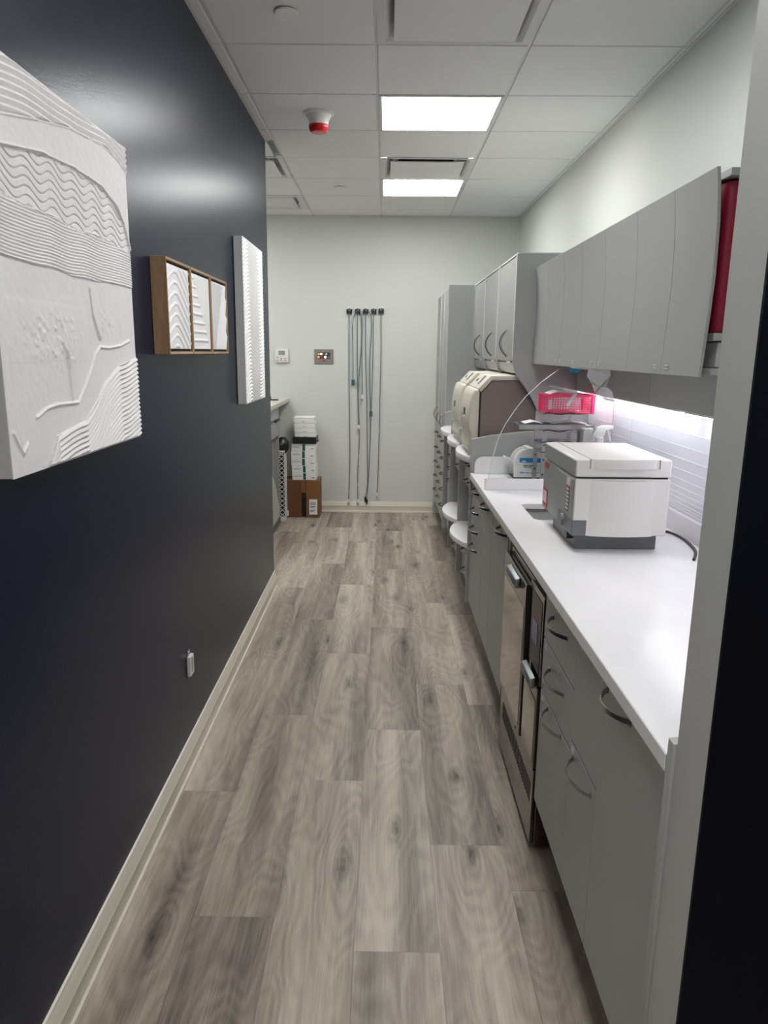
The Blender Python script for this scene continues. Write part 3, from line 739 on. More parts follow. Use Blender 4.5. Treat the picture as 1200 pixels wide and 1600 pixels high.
DP = []
def disc(bm, yc, half, z0, z1, bulge=.055):
    pts = [(.80, yc-half), (.80, yc+half), (.462, yc+half)]
    for k in range(1, 16):
        a = k/16; pts.append((.462-bulge*math.sin(PI*a)**.8, yc+half-2*half*a))
    pts.append((.462, yc-half))
    return prism(bm, pts, 'z', z0, z1, .003, 2)
words = ['first', 'second', 'third']
for k in range(3):
    y0, y1 = PY[k]+.0225, PY[k+1]-.0005; yc = (y0+y1)/2; hf = (y1-y0)/2-.001
    # upper cabinet
    t = thing('bay_cabinet', (.9, yc, 1.45), words[k]+' tall wall cabinet with a vertical bow handle past the worktop, counted from the camera', 'cabinet', 'wall cabinets over the bays')
    bm = B(); box(bm, .674, 1.19, y0, y1, 1.475, 2.0); obj('carcass', bm, 'laminate_side', t)
    d = obj('door', prism(B(), [(.660, 1.482), (.654, 1.53), (.651, 1.7), (.653, 1.9), (.656, 1.998), (.673, 1.998), (.673, 1.482)], 'y', y0+.004, y1-.004, .001, 1), 'laminate', t)
    obj('handle', bowv(.653, yc-.115, 1.508, 1.642, .036, .009), 'chrome', d)
    obj('handle', bowv(.653, yc-.065, 1.508, 1.642, .036, .007), 'black_plastic', d)
    v = obj('valance', prism(B(), [(.664, 1.474), (.668, 1.45), (.680, 1.425), (.684, 1.418), (.696, 1.418), (.69, 1.43), (.678, 1.452), (.674, 1.474)], 'y', y0+.002, y1-.002), 'laminate', t)
    obj('label_strip', box(B(), .6585, .6600, yc-.20, yc-.06, 1.472, 1.481), 'edge_band', v)
    obj('bay_back_board', box(B(), 1.02, 1.035, y0, y1, .985, 1.473), 'laminate_side', None, 'grey back board of the '+words[k]+' bay past the worktop', 'board')
    # disc shelves
    t = thing('round_front_shelf', (.63, yc, .945), words[k]+' upper white shelf with a rounded front past the worktop, counted from the camera', 'shelf', 'upper rounded white shelves')
    obj('board', disc(B(), yc, hf, .946, .980), 'quartz', t)
    gl = 'base units of the bays'
    u = thing('bay_base_unit', (.75, yc, 0), {0: 'first bay base unit past the worktop, with an open niche holding a teal item', 1: 'second bay base unit past the worktop, with an empty open niche', 2: 'third bay base unit past the worktop, closed with stacked drawers and a cupboard front'}[k], 'cabinet', gl)
    bm = B()
    box(bm, .515, 1.0, y0, y1, .755, .944); box(bm, .515, 1.0, y0, y1, .20, .474)
    if k < 2: box(bm, .98, 1.0, y0, y1, .474, .755)
    else: box(bm, .515, 1.0, y0, y1, .474, .755)
    obj('carcass', bm, 'laminate_dark', u)
    obj('plinth', box(B(), .545, 1.0, y0, y1, 0, .20), 'laminate_dark', u)
    xf = .492
    if k < 2:
        rows = [(.848, .943, .895), (.757, .846, .800), (.325, .474, .385), (.20, .323, .262)]
    else:
        rows = [(.835, .943, .895), (.735, .833, .785), (.640, .733, .690), (.50, .638, .60), (.20, .498, .36)]
    for a, b_, hz in rows: front(u, 'drawer_front', y0, y1, a, b_, yc+.03, hz, x=xf, hl=.15)
    if k < 2:
        t = thing('round_front_shelf', (.63, yc, .477), words[k]+' lower white shelf with a rounded front, above the bottom drawers', 'shelf', 'lower rounded white shelves')
        obj('board', disc(B(), yc, hf, .4765, .506, .075), 'quartz', t)
t = thing('teal_tray', (.56, 4.45, .506), 'small teal clear tray on the lower rounded shelf nearest the worktop', 'tray')
obj('tray_wall', prism(B(), [(.50, .507), (.485, .555), (.489, .556), (.504, .507)], 'y', 4.28, 4.40), 'teal_glass', t)
obj('tray_floor', box(B(), .50, .62, 4.28, 4.40, .5065, .510), 'teal_glass', t)

# ---------------- beige sterilizers
def sterilizer(label):
    y0, y1 = 4.145, 4.595
    t = thing('tabletop_sterilizer', (.72, (y0+y1)/2, .981), label, 'sterilizer', 'beige sterilizers in the bays')
    zf = .998
    obj('side_panel', prism(B(), [(.506, zf), (.506, 1.318), (.562, 1.378), (.95, 1.385), (.95, zf)], 'y', y0, y1, .003, 1), 'brown_panel', t)
    sh = [(.503, 1.320), (.560, 1.381), (.958, 1.388), (.958, 1.412), (.552, 1.405), (.490, 1.340)]
    s = obj('top_shell', prism(B(), sh, 'y', y0-.004, y1+.004, .003, 2), 'beige_plastic', t)
    def on_slope(a0, a1, yy0, yy1, nm, m, lift=.0015):
        P0, P1 = Vector((.490, 1.340)), Vector((.552, 1.405)); dd = P1-P0; nn = Vector((-dd.y, dd.x)).normalized()
        A, C = P0+dd*a0, P0+dd*a1
        obj(nm, prism(B(), [tuple(A), tuple(C), tuple(C+nn*lift), tuple(A+nn*lift)], 'y', yy0, yy1), m, s)
    on_slope(.25, .92, y0+.13, y0+.20, 'display', 'machine_base')
    on_slope(.40, .62, y0+.31, y0+.36, 'badge', 'black_plastic')
    dp = [(.500, zf), (.500, 1.318), (.492, 1.334), (.480, 1.340), (.466, 1.326), (.454, 1.295), (.446, 1.245), (.442, 1.19), (.443, 1.13), (.452, 1.10), (.455, 1.075), (.447, 1.04), (.447, 1.015), (.456, 1.0), (.472, .994)]
    bm = B(); prism(bm, dp, 'y', y0+.002, y1-.002, .0)
    d = obj('door', bm, 'beige_plastic', t)
    md = d.modifiers.new('bev', 'BEVEL'); md.width = .022; md.segments = 4; md.limit_method = 'ANGLE'; md.angle_limit = 1.0
    obj('gasket', box(B(), .500, .506, y0+.004, y1-.004, zf, 1.315), 'black_plastic', t)
    obj('latch_slot', box(B(), .4395, .46, y0+.19, y0+.25, 1.185, 1.225, .002, 1), 'black_plastic', d)
    obj('latch_button', box(B(), .4370, .45, y0+.19, y0+.25, 1.165, 1.183, .003, 2), 'edge_band', d)
    for x in (.53, .92):
        for y in (y0+.03, y1-.03): obj('foot', lathe(B(), [(.015, 0), (.015, .018)], (x, y, .981)), 'black_plastic', t)
    return t
st = sterilizer('beige front loading sterilizer nearer the camera, its brown side showing')
dup(st, Vector(st.location)+Vector((0, .62, 0)), 'farther beige front loading sterilizer, behind the one with the brown side')

# ================================================================== FAR TALL CABINETS
obj('cabinet_gable', box(B(), .463, 1.19, 5.973, 5.992, .14, 2.010, .001, 1), 'laminate_side', None, 'grey gable side of the far tall cabinets', 'panel')
UY = [5.993, 6.362, 6.731, 7.10]
zs = [.20, .255, .385, .510, .637, .763, .905]
for k in range(3):
    y0, y1 = UY[k]+.0005, UY[k+1]-.0005; yc = (y0+y1)/2
    lbl = ('nearest tall far cabinet, one long door above six small drawers', 'middle tall far cabinet, one long door above six small drawers', 'last tall far cabinet beside the end wall, one long door above six small drawers')[k]
    t = thing('tall_cabinet', (.83, yc, 0), lbl, 'cabinet', 'tall cabinets at the far end')
    obj('carcass', box(B(), .493, 1.19, y0, y1, .16, 2.003), 'laminate_dark', t)
    obj('plinth', box(B(), .55, 1.19, y0, y1, 0, .16), 'laminate_dark', t)
    for a, b_ in zip(zs[:-1], zs[1:]):
        if a < .22: front(t, 'drawer_front', y0, y1, a-.02, b_, None, None, x=.473)
        else: front(t, 'drawer_front', y0, y1, a, b_, yc, (a+b_)/2+.0, x=.473, hl=.12)
    d = obj('door', prism(B(), [(.478, .908), (.466, 1.0), (.462, 1.4), (.466, 1.8), (.474, 2.0), (.492, 2.0), (.492, .908)], 'y', y0+.003, y1-.003, .0012, 1), 'laminate', t)
    obj('handle', bowv(.468, yc-.03, .93, 1.055, .036, .009), 'chrome', d)
    obj('handle', bowv(.468, yc+.03, .93, 1.055, .036, .009), 'chrome', d)
    obj('edge_strip', box(B(), .458, .4625, y0, y0+.004, .91, 2.0), 'edge_band', t)
obj('end_filler', box(B(), .475, 1.19, 7.102, YB-.002, .14, 2.003, .001, 1), 'laminate', None, 'narrow grey filler strip between tall cabinets and end wall', 'panel')

# ================================================================== THINGS ON THE WORKTOP
# large white machine
t = thing('benchtop_washer', (.75, 2.66, .90), 'large off-white benchtop cleaning machine with a grey side, standing on the worktop', 'appliance')
obj('base', box(B(), .625, .889, 2.462, 2.80, .901, .960, .002, 1), 'machine_base', t)
obj('body', box(B(), .602, .900, 2.412, 2.888, .957, 1.139, .003, 1), 'machine_white', t)
obj('side_panel', box(B(), .5995, .603, 2.416, 2.886, .960, 1.137, .001, 1), 'machine_grey', t)
obj('corner_block', box(B(), .5985, .645, 2.4095, 2.62, .9555, 1.006, .002, 1), 'machine_base', t)
obj('gap', box(B(), .607, .893, 2.418, 2.88, 1.138, 1.146), 'black_plastic', t)
lid = obj('lid', box(B(), .600, .900, 2.410, 2.890, 1.145, 1.201, .006, 3), 'machine_white', t)
bpts = [(.645, 2.414)]+[(.645+.215*k/12, 2.414-.016*math.sin(PI*k/12)**.7) for k in range(1, 12)]+[(.860, 2.414)]
obj('front_panel', prism(B(), bpts, 'z', .955, 1.134, .0008, 1), 'machine_white', t)
bpts = [(.645, 2.43)]+[(.645+.215*k/12, 2.415-.022*math.sin(PI*k/12)**.6) for k in range(0, 13)]+[(.860, 2.43)]
obj('lid_lip', prism(B(), bpts, 'z', 1.172, 1.2025, .002, 2), 'machine_white', lid)
for x in (.6445, .8615): obj('lip_groove', box(B(), x-.0012, x+.0012, 2.4085, 2.412, 1.172, 1.2015), 'machine_base', lid)
obj('lid_seam', box(B(), .6440, .6460, 2.412, 2.886, 1.2003, 1.2018), 'machine_base', lid)
obj('side_lid_panel', box(B(), .5985, .6005, 2.414, 2.886, 1.146, 1.196, .0005, 1), 'machine_grey', lid)
cp = obj('control_panel', box(B(), .5982, .600, 2.425, 2.64, 1.008, 1.134, .0005, 1), 'machine_grey', t)
dd = obj('keypad', box(B(), .5975, .5985, 2.468, 2.510, 1.022, 1.100), 'ink', cp)
for k in range(6): obj('key', box(B(), .5968, .5977, 2.472, 2.506, 1.027+k*.0125, 1.035+k*.0125, .0003, 1), 'edge_band', dd)
obj('key_red', box(B(), .5966, .5977, 2.470, 2.508, 1.0985, 1.104), 'label_red', dd)
obj('brand_plate', box(B(), .5972, .5985, 2.462, 2.51, 1.106, 1.130, .0003, 1), 'white_plastic', cp)
obj('dial', lathe(B(), [(.0, -.008), (.020, -.008), (.022, .0)], (.5985, 2.54, .982), 'x', 20), 'machine_base', t)
obj('drain_tap', box(B(), .606, .628, 2.50, 2.535, .925, .952, .002, 1), 'black_plastic', t)
obj('warning_sticker', box(B(), .5972, .5985, 2.80, 2.875, .972, 1.035, .0003, 1), 'label_red', t, label='red and white sticker')
for k in range(5): obj('sticker_line', box(B(), .5966, .5974, 2.808+k*.013, 2.814+k*.013, .985, 1.028), 'paper', t)
obj('warning_sticker', box(B(), .5972, .5985, 2.81, 2.87, 1.112, 1.132, .0003, 1), 'label_red', t, label='small red sticker')
pts = [(.906, 2.70, .975), (.93, 2.71, .925), (.99, 2.72, .906), (1.02, 2.70, .905), (1.032, 2.62, .905), (1.025, 2.52, .905), (1.005, 2.42, .905), (.96, 2.32, .905)]
def spline(P, n=6):
    out = []; P = [Vector(p) for p in P]
    for i in range(len(P)-1):
        p0, p1, p2, p3 = P[max(i-1, 0)], P[i], P[i+1], P[min(i+2, len(P)-1)]
        for k in range(n):
            t_ = k/n; out.append(.5*((2*p1)+(-p0+p2)*t_+(2*p0-5*p1+4*p2-p3)*t_*t_+(-p0+3*p1-3*p2+p3)*t_**3))
    return out+[P[-1]]
obj('power_cord', tube(B(), spline(pts), .0045, 8), 'cable_black', None, 'black power cord curving behind the white machine on the worktop', 'cord')

# pouch dispenser, D shaped
t = thing('pouch_dispenser', (.73, 3.98, .90), 'white D shaped dispenser with a blue label by the sink', 'dispenser')
def dshape(x0, x1, z0, z1):
    r = (x1-x0)/2; cx = (x0+x1)/2; zc = z1-r*.92
    return [(x0, z0), (x1, z0)]+[(cx+r*math.cos(a), zc+r*.92*math.sin(a)) for a in [k*PI/20 for k in range(21)]]
fr = obj('front_shell', prism(B(), dshape(.658, .812, .906, 1.052), 'y', 3.905, 3.925, .003, 2), 'white_plastic', t)
obj('rear_shell', prism(B(), dshape(.658, .812, .906, 1.052), 'y', 4.02, 4.04, .003, 2), 'white_plastic', t)
obj('roll', lathe(B(), [(.064, 0), (.064, .093)], (.735, 3.926, .978), 'y', 32), 'edge_band', t)
obj('floor_plate', box(B(), .656, .814, 3.905, 4.04, .901, .907, .001, 1), 'black_plastic', t)
obj('clip', box(B(), .722, .748, 3.903, 4.04, 1.035, 1.056, .002, 1), 'white_plastic', t)
obj('blue_label', box(B(), .684, .792, 3.9035, 3.906, .983, 1.006), 'label_blue', fr)
obj('label_text', box(B(), .697, .717, 3.9028, 3.904, .986, .992), 'paper', fr)
for k, (a, b_, z, h_) in enumerate(((.705, .726, .964, .005), (.732, .768, .964, .005), (.706, .745, .957, .002), (.745, .768, .953, .002), (.688, .712, .929, .005), (.718, .735, .929, .003), (.742, .768, .929, .003), (.775, .787, .929, .003))):
    obj('print', box(B(), a, b_, 3.9028, 3.9045, z, z+h_), 'label_blue' if k == 4 else 'ink', fr)
obj('tear_bar', prism(B(), [(.612, 1.003), (.620, 1.006), (.660, .984), (.656, .978)], 'y', 3.93, 4.01, .001, 1), 'white_plastic', t)
t = thing('blue_bottle', (.825, 3.90, .90), 'small blue and clear bottle squeezed between dispenser and white machine', 'bottle')
obj('bottle_body', rbox(B(), .812, .842, 3.87, 3.90, .901, .972, .006, .001), 'sky_blue', t)
obj('bottle_cap', rbox(B(), .815, .839, 3.873, 3.897, .973, 1.0, .006, .001), 'label_blue', t)

# steel rack with trays
t = thing('drying_rack', (.88, 3.74, .90), 'chrome tiered rack standing behind the white machine', 'rack')
for x, y in ((.753, 3.66), (.753, 3.86), (.915, 3.66), (.915, 3.86)):
    p = obj('post', box(B(), x-.011, x+.011, y-.002, y+.002, .901, 1.245 if y > 3.7 else 1.172, .0005, 1), 'steel', t)
    for z in (.96, 1.03, 1.10): obj('hole', lathe(B(), [(.004, -.0028), (.004, .0)], (x, y-.0005, z), 'y', 10), 'dark_gap', p)
for z in (1.06, 1.107, 1.162, 1.243):
    obj('tier', box(B(), .742, .945, 3.662, 3.858, z, z+.003, .001, 1), 'steel', t)
    pp = [(.742+.2*k/10, 3.658, z+.006+.004*math.sin(k/10*4*PI)) for k in range(11)]
    obj('rail', tube(B(), pp, .003, 6), 'chrome', t)
def tray(name, x0, x1, y0, y1, z, h_, label, cat, m='steel'):
    bm = B(); rbox(bm, x0+.006, x1-.006, y0+.006, y1-.006, z, z+.002, .015, .0005)
    for a, b_, c_, d_ in ((x0, x1, y0, y0+.003), (x0, x1, y1-.003, y1), (x0, x0+.003, y0, y1), (x1-.003, x1, y0, y1)): box(bm, a, b_, c_, d_, z+.0005, z+h_, .001, 1)
    box(bm, x0-.004, x1+.004, y0-.006, y0, z+h_-.003, z+h_, .001, 1); box(bm, x0-.006, x0, y0, y1, z+h_-.003, z+h_, .001, 1)
    return obj(name, bm, m, None, label, cat)
tray('instrument_tray', .640, 1.0, 3.72, 3.858, 1.1665, .026, 'shallow steel tray projecting left from the rack, papers on it', 'tray')
bm = B()
for a, b_, c_, r_ in ((.67, .76, 1.1935, .0), (.80, .97, 1.1935, .0)):
    prism(bm, [(a, c_), ((a+b_)/2, c_+.009), (b_, c_), (b_, c_+.001), ((a+b_)/2, c_+.011), (a, c_+.001)], 'y', 3.735, 3.85)
obj('paper_pouches', bm, 'paper', None, 'white paper pouches lying on the steel tray', 'paper')
# pink basket
t = thing('pink_basket', (.90, 3.76, 1.246), 'bright pink perforated plastic basket on the top of the rack', 'basket')
bx0, bx1, by0, by1, bz0, bz1 = .762, .972, 3.672, 3.85, 1.2475, 1.335
def lattice(axis, c, a0, a1, z0, z1, nu, nv, flare):
    bm = B(); wd = .0026
    for k in range(nu+1):
        a = a0+(a1-a0)*k/nu
        if axis == 'y': band(bm, [(a, c, z0), (a, c-flare, z1)], (1, 0, 0), wd, .0018)
        else: band(bm, [(c, a, z0), (c-flare, a, z1)], (0, 1, 0), wd, .0018)
    for k in range(nv+1):
        z = z0+(z1-z0)*k/nv; cc = c-flare*(z-z0)/(z1-z0)
        if axis == 'y': box(bm, a0, a1, cc-.0009, cc+.0009, z-wd/2, z+wd/2)
        else: box(bm, cc-.0009, cc+.0009, a0, a1, z-wd/2, z+wd/2)
    return bm
obj('front_wall', lattice('y', by0, bx0+.01, bx1-.01, bz0+.01, bz1-.01, 15, 6, .006), 'pink_plastic', t)
obj('rear_wall', lattice('y', by1, bx0+.01, bx1-.01, bz0+.01, bz1-.01, 15, 6, -.006), 'pink_plastic', t)
obj('side_wall', lattice('x', bx0, by0+.01, by1-.01, bz0+.01, bz1-.01, 11, 6, .006), 'pink_plastic', t)
obj('side_wall', lattice('x', bx1, by0+.01, by1-.01, bz0+.01, bz1-.01, 11, 6, -.006), 'pink_plastic', t)
obj('floor_plate', box(B(), bx0, bx1, by0, by1, bz0, bz0+.006, .002, 1), 'pink_plastic', t)
bm = B(); ring_frame(bm, bx0-.010, bx1+.010, by0-.010, by1+.010, bz1-.008, bz1, .012)
for x in (bx0, bx1):
    for y in (by0, by1): box(bm, x-.008, x+.008, y-.008, y+.008, bz0, bz1-.004, .002, 1)
obj('rim', bm, 'pink_plastic', t)
obj('tag', box(B(), bx0-.0005, bx0+.014, by0-.0115, by0-.0095, bz0+.02, bz0+.065), 'clear_film', t)
bm = B(); prism(bm, [(.772, 1.337), (.815, 1.352), (.88, 1.340), (.88, 1.338), (.815, 1.350)], 'y', 3.69, 3.83)
obj('folded_paper', bm, 'paper', None, 'white folded paper on top of the pink basket', 'paper')
obj('clear_strip', band(B(), [(.885, 3.650, 1.345), (.863, 3.645, 1.312), (.845, 3.643, 1.285)], (.9, 0, -.5), .016, .001), 'clear_film', None, 'clear plastic strip hanging over the front of the pink basket', 'packaging')
# white box and spray bottle
obj('white_box', rbox(B(), .915, .965, 3.585, 3.65, .901, 1.185, .004, .001), 'white_plastic', None, 'tall plain white box behind the spray bottle', 'box')
t = thing('spray_bottle', (.955, 3.42, .90), 'white trigger spray bottle behind the white machine', 'bottle')
bx, by, dz = .945, 3.42, .052
obj('bottle_body', lathe(B(), [(.0, 0), (.034, 0), (.036, .006), (.036, .16), (.030, .19), (.014, .225), (.013, .24)], (bx, by, .901)), 'white_plastic', t)
obj('collar', lathe(B(), [(.016, .185+dz), (.018, .19+dz), (.018, .21+dz), (.014, .215+dz)], (bx, by, .901)), 'white_plastic', t)
obj('spray_head', prism(B(), [(bx-.035, 1.125+dz), (bx-.02, 1.155+dz), (bx+.01, 1.165+dz), (bx+.055, 1.165+dz), (bx+.055, 1.150+dz), (bx+.025, 1.146+dz), (bx+.014, 1.115+dz), (bx-.012, 1.113+dz)], 'y', by-.011, by+.011, .002, 2), 'white_plastic', t)
obj('trigger', prism(B(), [(bx+.028, 1.146+dz), (bx+.036, 1.146+dz), (bx+.046, 1.118+dz), (bx+.050, 1.095+dz), (bx+.045, 1.094+dz), (bx+.036, 1.12+dz)], 'y', by-.005, by+.005, .001, 1), 'white_plastic', t)
# plastic hanging under the cupboards
def sheet(name, pts, y, thick, m, label, cat, wob=.01, nseg=1):
    bm = bmesh.new(); A = [bm.verts.new((x, y+wob*math.sin(i*2.1), z)) for i, (x, z) in enumerate(pts)]
    f = bm.faces.new(A); r = bmesh.ops.extrude_face_region(bm, geom=[f])
    for v in [e for e in r['geom'] if isinstance(e, bmesh.types.BMVert)]: v.co.y += thick
    bmesh.ops.triangulate(bm, faces=[f_ for f_ in bm.faces if len(f_.verts) > 4])
    bmesh.ops.recalc_face_normals(bm, faces=bm.faces)
    return obj(name, bm, m, None, label, cat, sm=False)
sheet('hanging_bag', [(.765, 1.470), (.763, 1.440), (.780, 1.410), (.795, 1.378), (.812, 1.400), (.835, 1.400), (.850, 1.440), (.851, 1.470)], 2.99, .0015, 'white_film', 'frosted plastic bag hanging below the second wall cabinet', 'packaging')
sheet('hanging_flap', [(.795, 1.378), (.812, 1.402), (.835, 1.400), (.855, 1.385), (.868, 1.345), (.83, 1.353)], 2.97, .0015, 'white_film', 'lower rounded flap of frosted plastic nearest the backsplash', 'packaging', .004)
sheet('blue_clip', [(.795, 1.461), (.79, 1.448), (.805, 1.437), (.815, 1.447), (.825, 1.438), (.842, 1.445), (.838, 1.462)], 3.42, .008, 'glove_blue', 'crumpled blue glove tucked under the third wall cabinet', 'glove', .003)
sheet('taped_sheet', [(.765, 1.4725), (.79, 1.462), (.835, 1.458), (.86, 1.462), (.86, 1.4725)], 3.30, .05, 'paper', 'white sheet stuck under the wall cabinet beside the blue glove', 'paper', .003)

# ================================================================== END WALL
def P_(x, y):   # picture of the end wall turned to metres
    d = r2*((x-588.24)/F)-u2*((y-834.72)/F)+fwd; k = (YB-.012)/d.y
    return (k*d.x, YB-.012, H+k*d.z)
hooks = [(546, 486), (559, 486), (571.7, 486), (584.3, 486), (595.7, 485.5)]
ords = ['leftmost', 'second from left', 'middle', 'second from right', 'rightmost']
for (x, y), wd_ in zip(hooks, ords):
    c_ = P_(x, y)
    t = thing('cable_hook', (c_[0], YB, c_[2]-.03), wd_+' of the five black cable clips on the end wall', 'hook', 'cable clips on the end wall')
    obj('back_plate', lathe(B(), [(.0, -.006), (.018, -.006), (.020, 0)], (c_[0], YB, c_[2]+.018), 'y', 20), 'white_plastic', t)
    bm = B(); box(bm, c_[0]-.024, c_[0]-.010, YB-.026, YB-.001, c_[2]-.026, c_[2]+.018, .002, 1); box(bm, c_[0]+.010, c_[0]+.024, YB-.026, YB-.001, c_[2]-.026, c_[2]+.018, .002, 1)
    box(bm, c_[0]-.012, c_[0]+.012, YB-.020, YB-.001, c_[2]-.026, c_[2]-.006, .001, 1)
    obj('clip', bm, 'black_plastic', t)
    obj('pin', prism(B(), [(c_[0]-.008, c_[2]+.024), (c_[0]+.008, c_[2]+.024), (c_[0]+.002, c_[2]-.002), (c_[0]-.002, c_[2]-.002)], 'y', YB-.024, YB-.006, .001, 1), 'machine_base', t)
cabs = [
 ([(546, 488), (545.5, 540), (545.5, 600), (546, 640), (546.8, 713), (545.3, 765), (545, 780)], 'white_plastic', 'cable_grey', 'leftmost long cable, straight down to a white plug at the baseboard'),
 ([(557, 487), (553, 495), (551.3, 507), (551.3, 530), (551.8, 560), (551.6, 593)], 'teal', 'cable_grey', 'short cable ending highest in a teal plug, left side'),
 ([(558.8, 489), (558.6, 540), (559, 600), (560, 640), (560.5, 664)], 'white_plastic', 'cable_grey', 'cable behind the second clip, ending mid wall in a white plug'),
 ([(562, 487), (565.3, 495), (566.2, 510), (565.5, 545), (566.3, 600), (566.3, 617)], 'white_plastic', 'cable_grey', 'cable looping right of the second clip to a white plug above mid wall'),
 ([(563, 487), (565.3, 500), (565.2, 540), (562, 575), (560, 620), (561.5, 672), (561, 700), (558.8, 745), (559.3, 780)], 'white_plastic', 'cable_grey', 'second long cable from the left, wavering to a white plug at the baseboard'),
 ([(571.5, 489), (571.5, 560), (573.3, 620), (574, 700), (574.3, 755), (571, 776)], 'cable_black', 'cable_grey', 'cable from the middle clip to a dark plug at the baseboard'),
 ([(575, 486), (579.5, 494), (581.3, 505), (580, 530), (578.3, 555), (578, 590), (579.5, 642)], 'teal', 'cable_grey', 'cable looping right of the middle clip to a blue teal plug'),
 ([(584.3, 489), (583.5, 510), (582.8, 560), (581, 620), (578.5, 690), (576.5, 735), (575, 760), (573, 779)], 'cable_black', 'cable_grey', 'darker cable slanting left to the lower dark plug at the baseboard'),
 ([(595.6, 489), (595.5, 550), (594, 610), (592.5, 680), (591, 735), (589, 770)], 'white_plastic', 'cable_grey', 'rightmost long cable, ending in a white plug just above the baseboard')]
for i, (pp, pm, cm, lb) in enumerate(cabs):
    W = [P_(*q) for q in pp]; dy = -.0088*(i % 4)
    W = [(a, b_+dy-(.012 if k == 0 else 0), c_) for k, (a, b_, c_) in enumerate(W)]
    if W[-1][2] < .16: W = [(a, min(b_, YB-.022) if c_ < .2 else b_, c_) for a, b_, c_ in W]
    e = W[-1]
    t = thing('hanging_cable', (W[0][0], YB-.01, e[2]), lb, 'cable', 'cables hanging on the end wall')
    obj('cord', tube(B(), spline(W, 5), .0042, 6), cm, t)
    if pm == 'teal': obj('plug', rbox(B(), e[0]-.013, e[0]+.016, e[1]-.010, e[1]+.008, e[2]-.052, e[2], .006, .003), pm, t)
    else:
        obj('plug', box(B(), e[0]-.011, e[0]+.011, e[1]-.008, e[1]+.008, e[2]-.036, e[2], .003, 2), pm, t)
        obj('plug_tip', box(B(), e[0]-.008, e[0]+.008, e[1]-.006, e[1]+.006, e[2]-.050, e[2]-.036, .001, 1), 'steel' if pm != 'cable_black' else 'cable_black', t)
# thermostat
t = thing('thermostat', (-.969, YB, 1.42), 'white thermostat with a grey screen on the end wall', 'thermostat')
hb = obj('housing', box(B(), -1.03, -.908, YB-.026, YB, 1.418, 1.543, .004, 2), 'white_plastic', t)
obj('screen', box(B(), -.998, -.938, YB-.0275, YB-.0255, 1.484, 1.524), 'lcd', hb)
for a, z in ((-1.008, 1.462), (-.972, 1.452), (-.935, 1.452), (-1.008, 1.436), (-.972, 1.436), (-.937, 1.436)):
    obj('button', box(B(), a-.009, a+.009, YB-.0275, YB-.0255, z-.003, z+.003), 'machine_base', hb)
# indicator panel
t = thing('indicator_panel', (-.578, YB, 1.405), 'brushed steel wall panel with coloured indicator lamps', 'panel')
hb = obj('face_plate', box(B(), -.667, -.488, YB-.008, YB, 1.405, 1.540, .003, 1), 'bronze_plate', t)
obj('lamp_bar', box(B(), -.638, -.520, YB-.0095, YB-.0075, 1.455, 1.512), 'black_plastic', hb)
for k, m in enumerate(('white_plastic', 'lit_white', 'machine_base', 'edge_band', 'ink')):
    obj('lamp', box(B(), -.634+k*.0235, -.616+k*.0235, YB-.011, YB-.009, 1.488, 1.506, .001, 1), m, hb)
for k, m in enumerate(('amber', 'label_red', 'lit_white', 'machine_base')):
    obj('lamp', lathe(B(), [(.0, -.004), (.011, -.004), (.012, 0)], (-.626+k*.031, YB-.0095, 1.470), 'y', 14), m, hb)
obj('key_slot', box(B(), -.586, -.566, YB-.0092, YB-.0075, 1.430, 1.438), 'black_plastic', hb)

# boxes by the end wall
def carton(name, x0, x1, y0, y1, z0, z1, label, m='paper', group=None, stripe=False, cat='box'):
    t = thing(name, ((x0+x1)/2, (y0+y1)/2, z0), label, cat, group)
    b0 = obj('box_body', box(B(), x0, x1, y0, y1, z0+.0005, z1-.0008, .0015, 1), m, t)
    return t, b0
cy0, cy1 = 7.105, 7.36
t, bd = carton('cardboard_box', -.932, -.605, cy0, cy1, 0, .352, 'brown cardboard box on the floor at the foot of the stack', 'cardboard')
obj('open_slit', box(B(), -.770, -.730, cy0-.002, cy0+.001, .01, .23), 'dark_gap', bd)
obj('hand_hole', box(B(), -.768, -.732, cy0-.003, cy0-.001, .19, .235, .001, 1), 'black_plastic', bd)
obj('flap', prism(B(), [(-.932, .006), (-.772, .006), (-.772, .350), (-.932, .350)], 'y', cy0-.012, cy0-.002, .001, 1), 'cardboard_dark', bd)
obj('flap', box(B(), -.728, -.608, cy0-.010, cy0-.001, .006, .350, .001, 1), 'cardboard', bd)
obj('shipping_label', box(B(), -.700, -.625, cy0-.0125, cy0-.0105, .030, .175), 'paper', bd)
for k in range(9): obj('barcode_bar', box(B(), -.688+k*.0055, -.6855+k*.0055, cy0-.0135, cy0-.012, .122, .150), 'ink', bd)
for z, a in ((.105, .05), (.092, .035), (.068, .045), (.055, .03)): obj('print_line', box(B(), -.690, -.690+a, cy0-.0135, cy0-.012, z, z+.005), 'ink', bd)
obj('corner_label', box(B(), -.925, -.893, cy0-.0138, cy0-.0118, .018, .068), 'paper', bd)
z = .3525; hgt = .0675
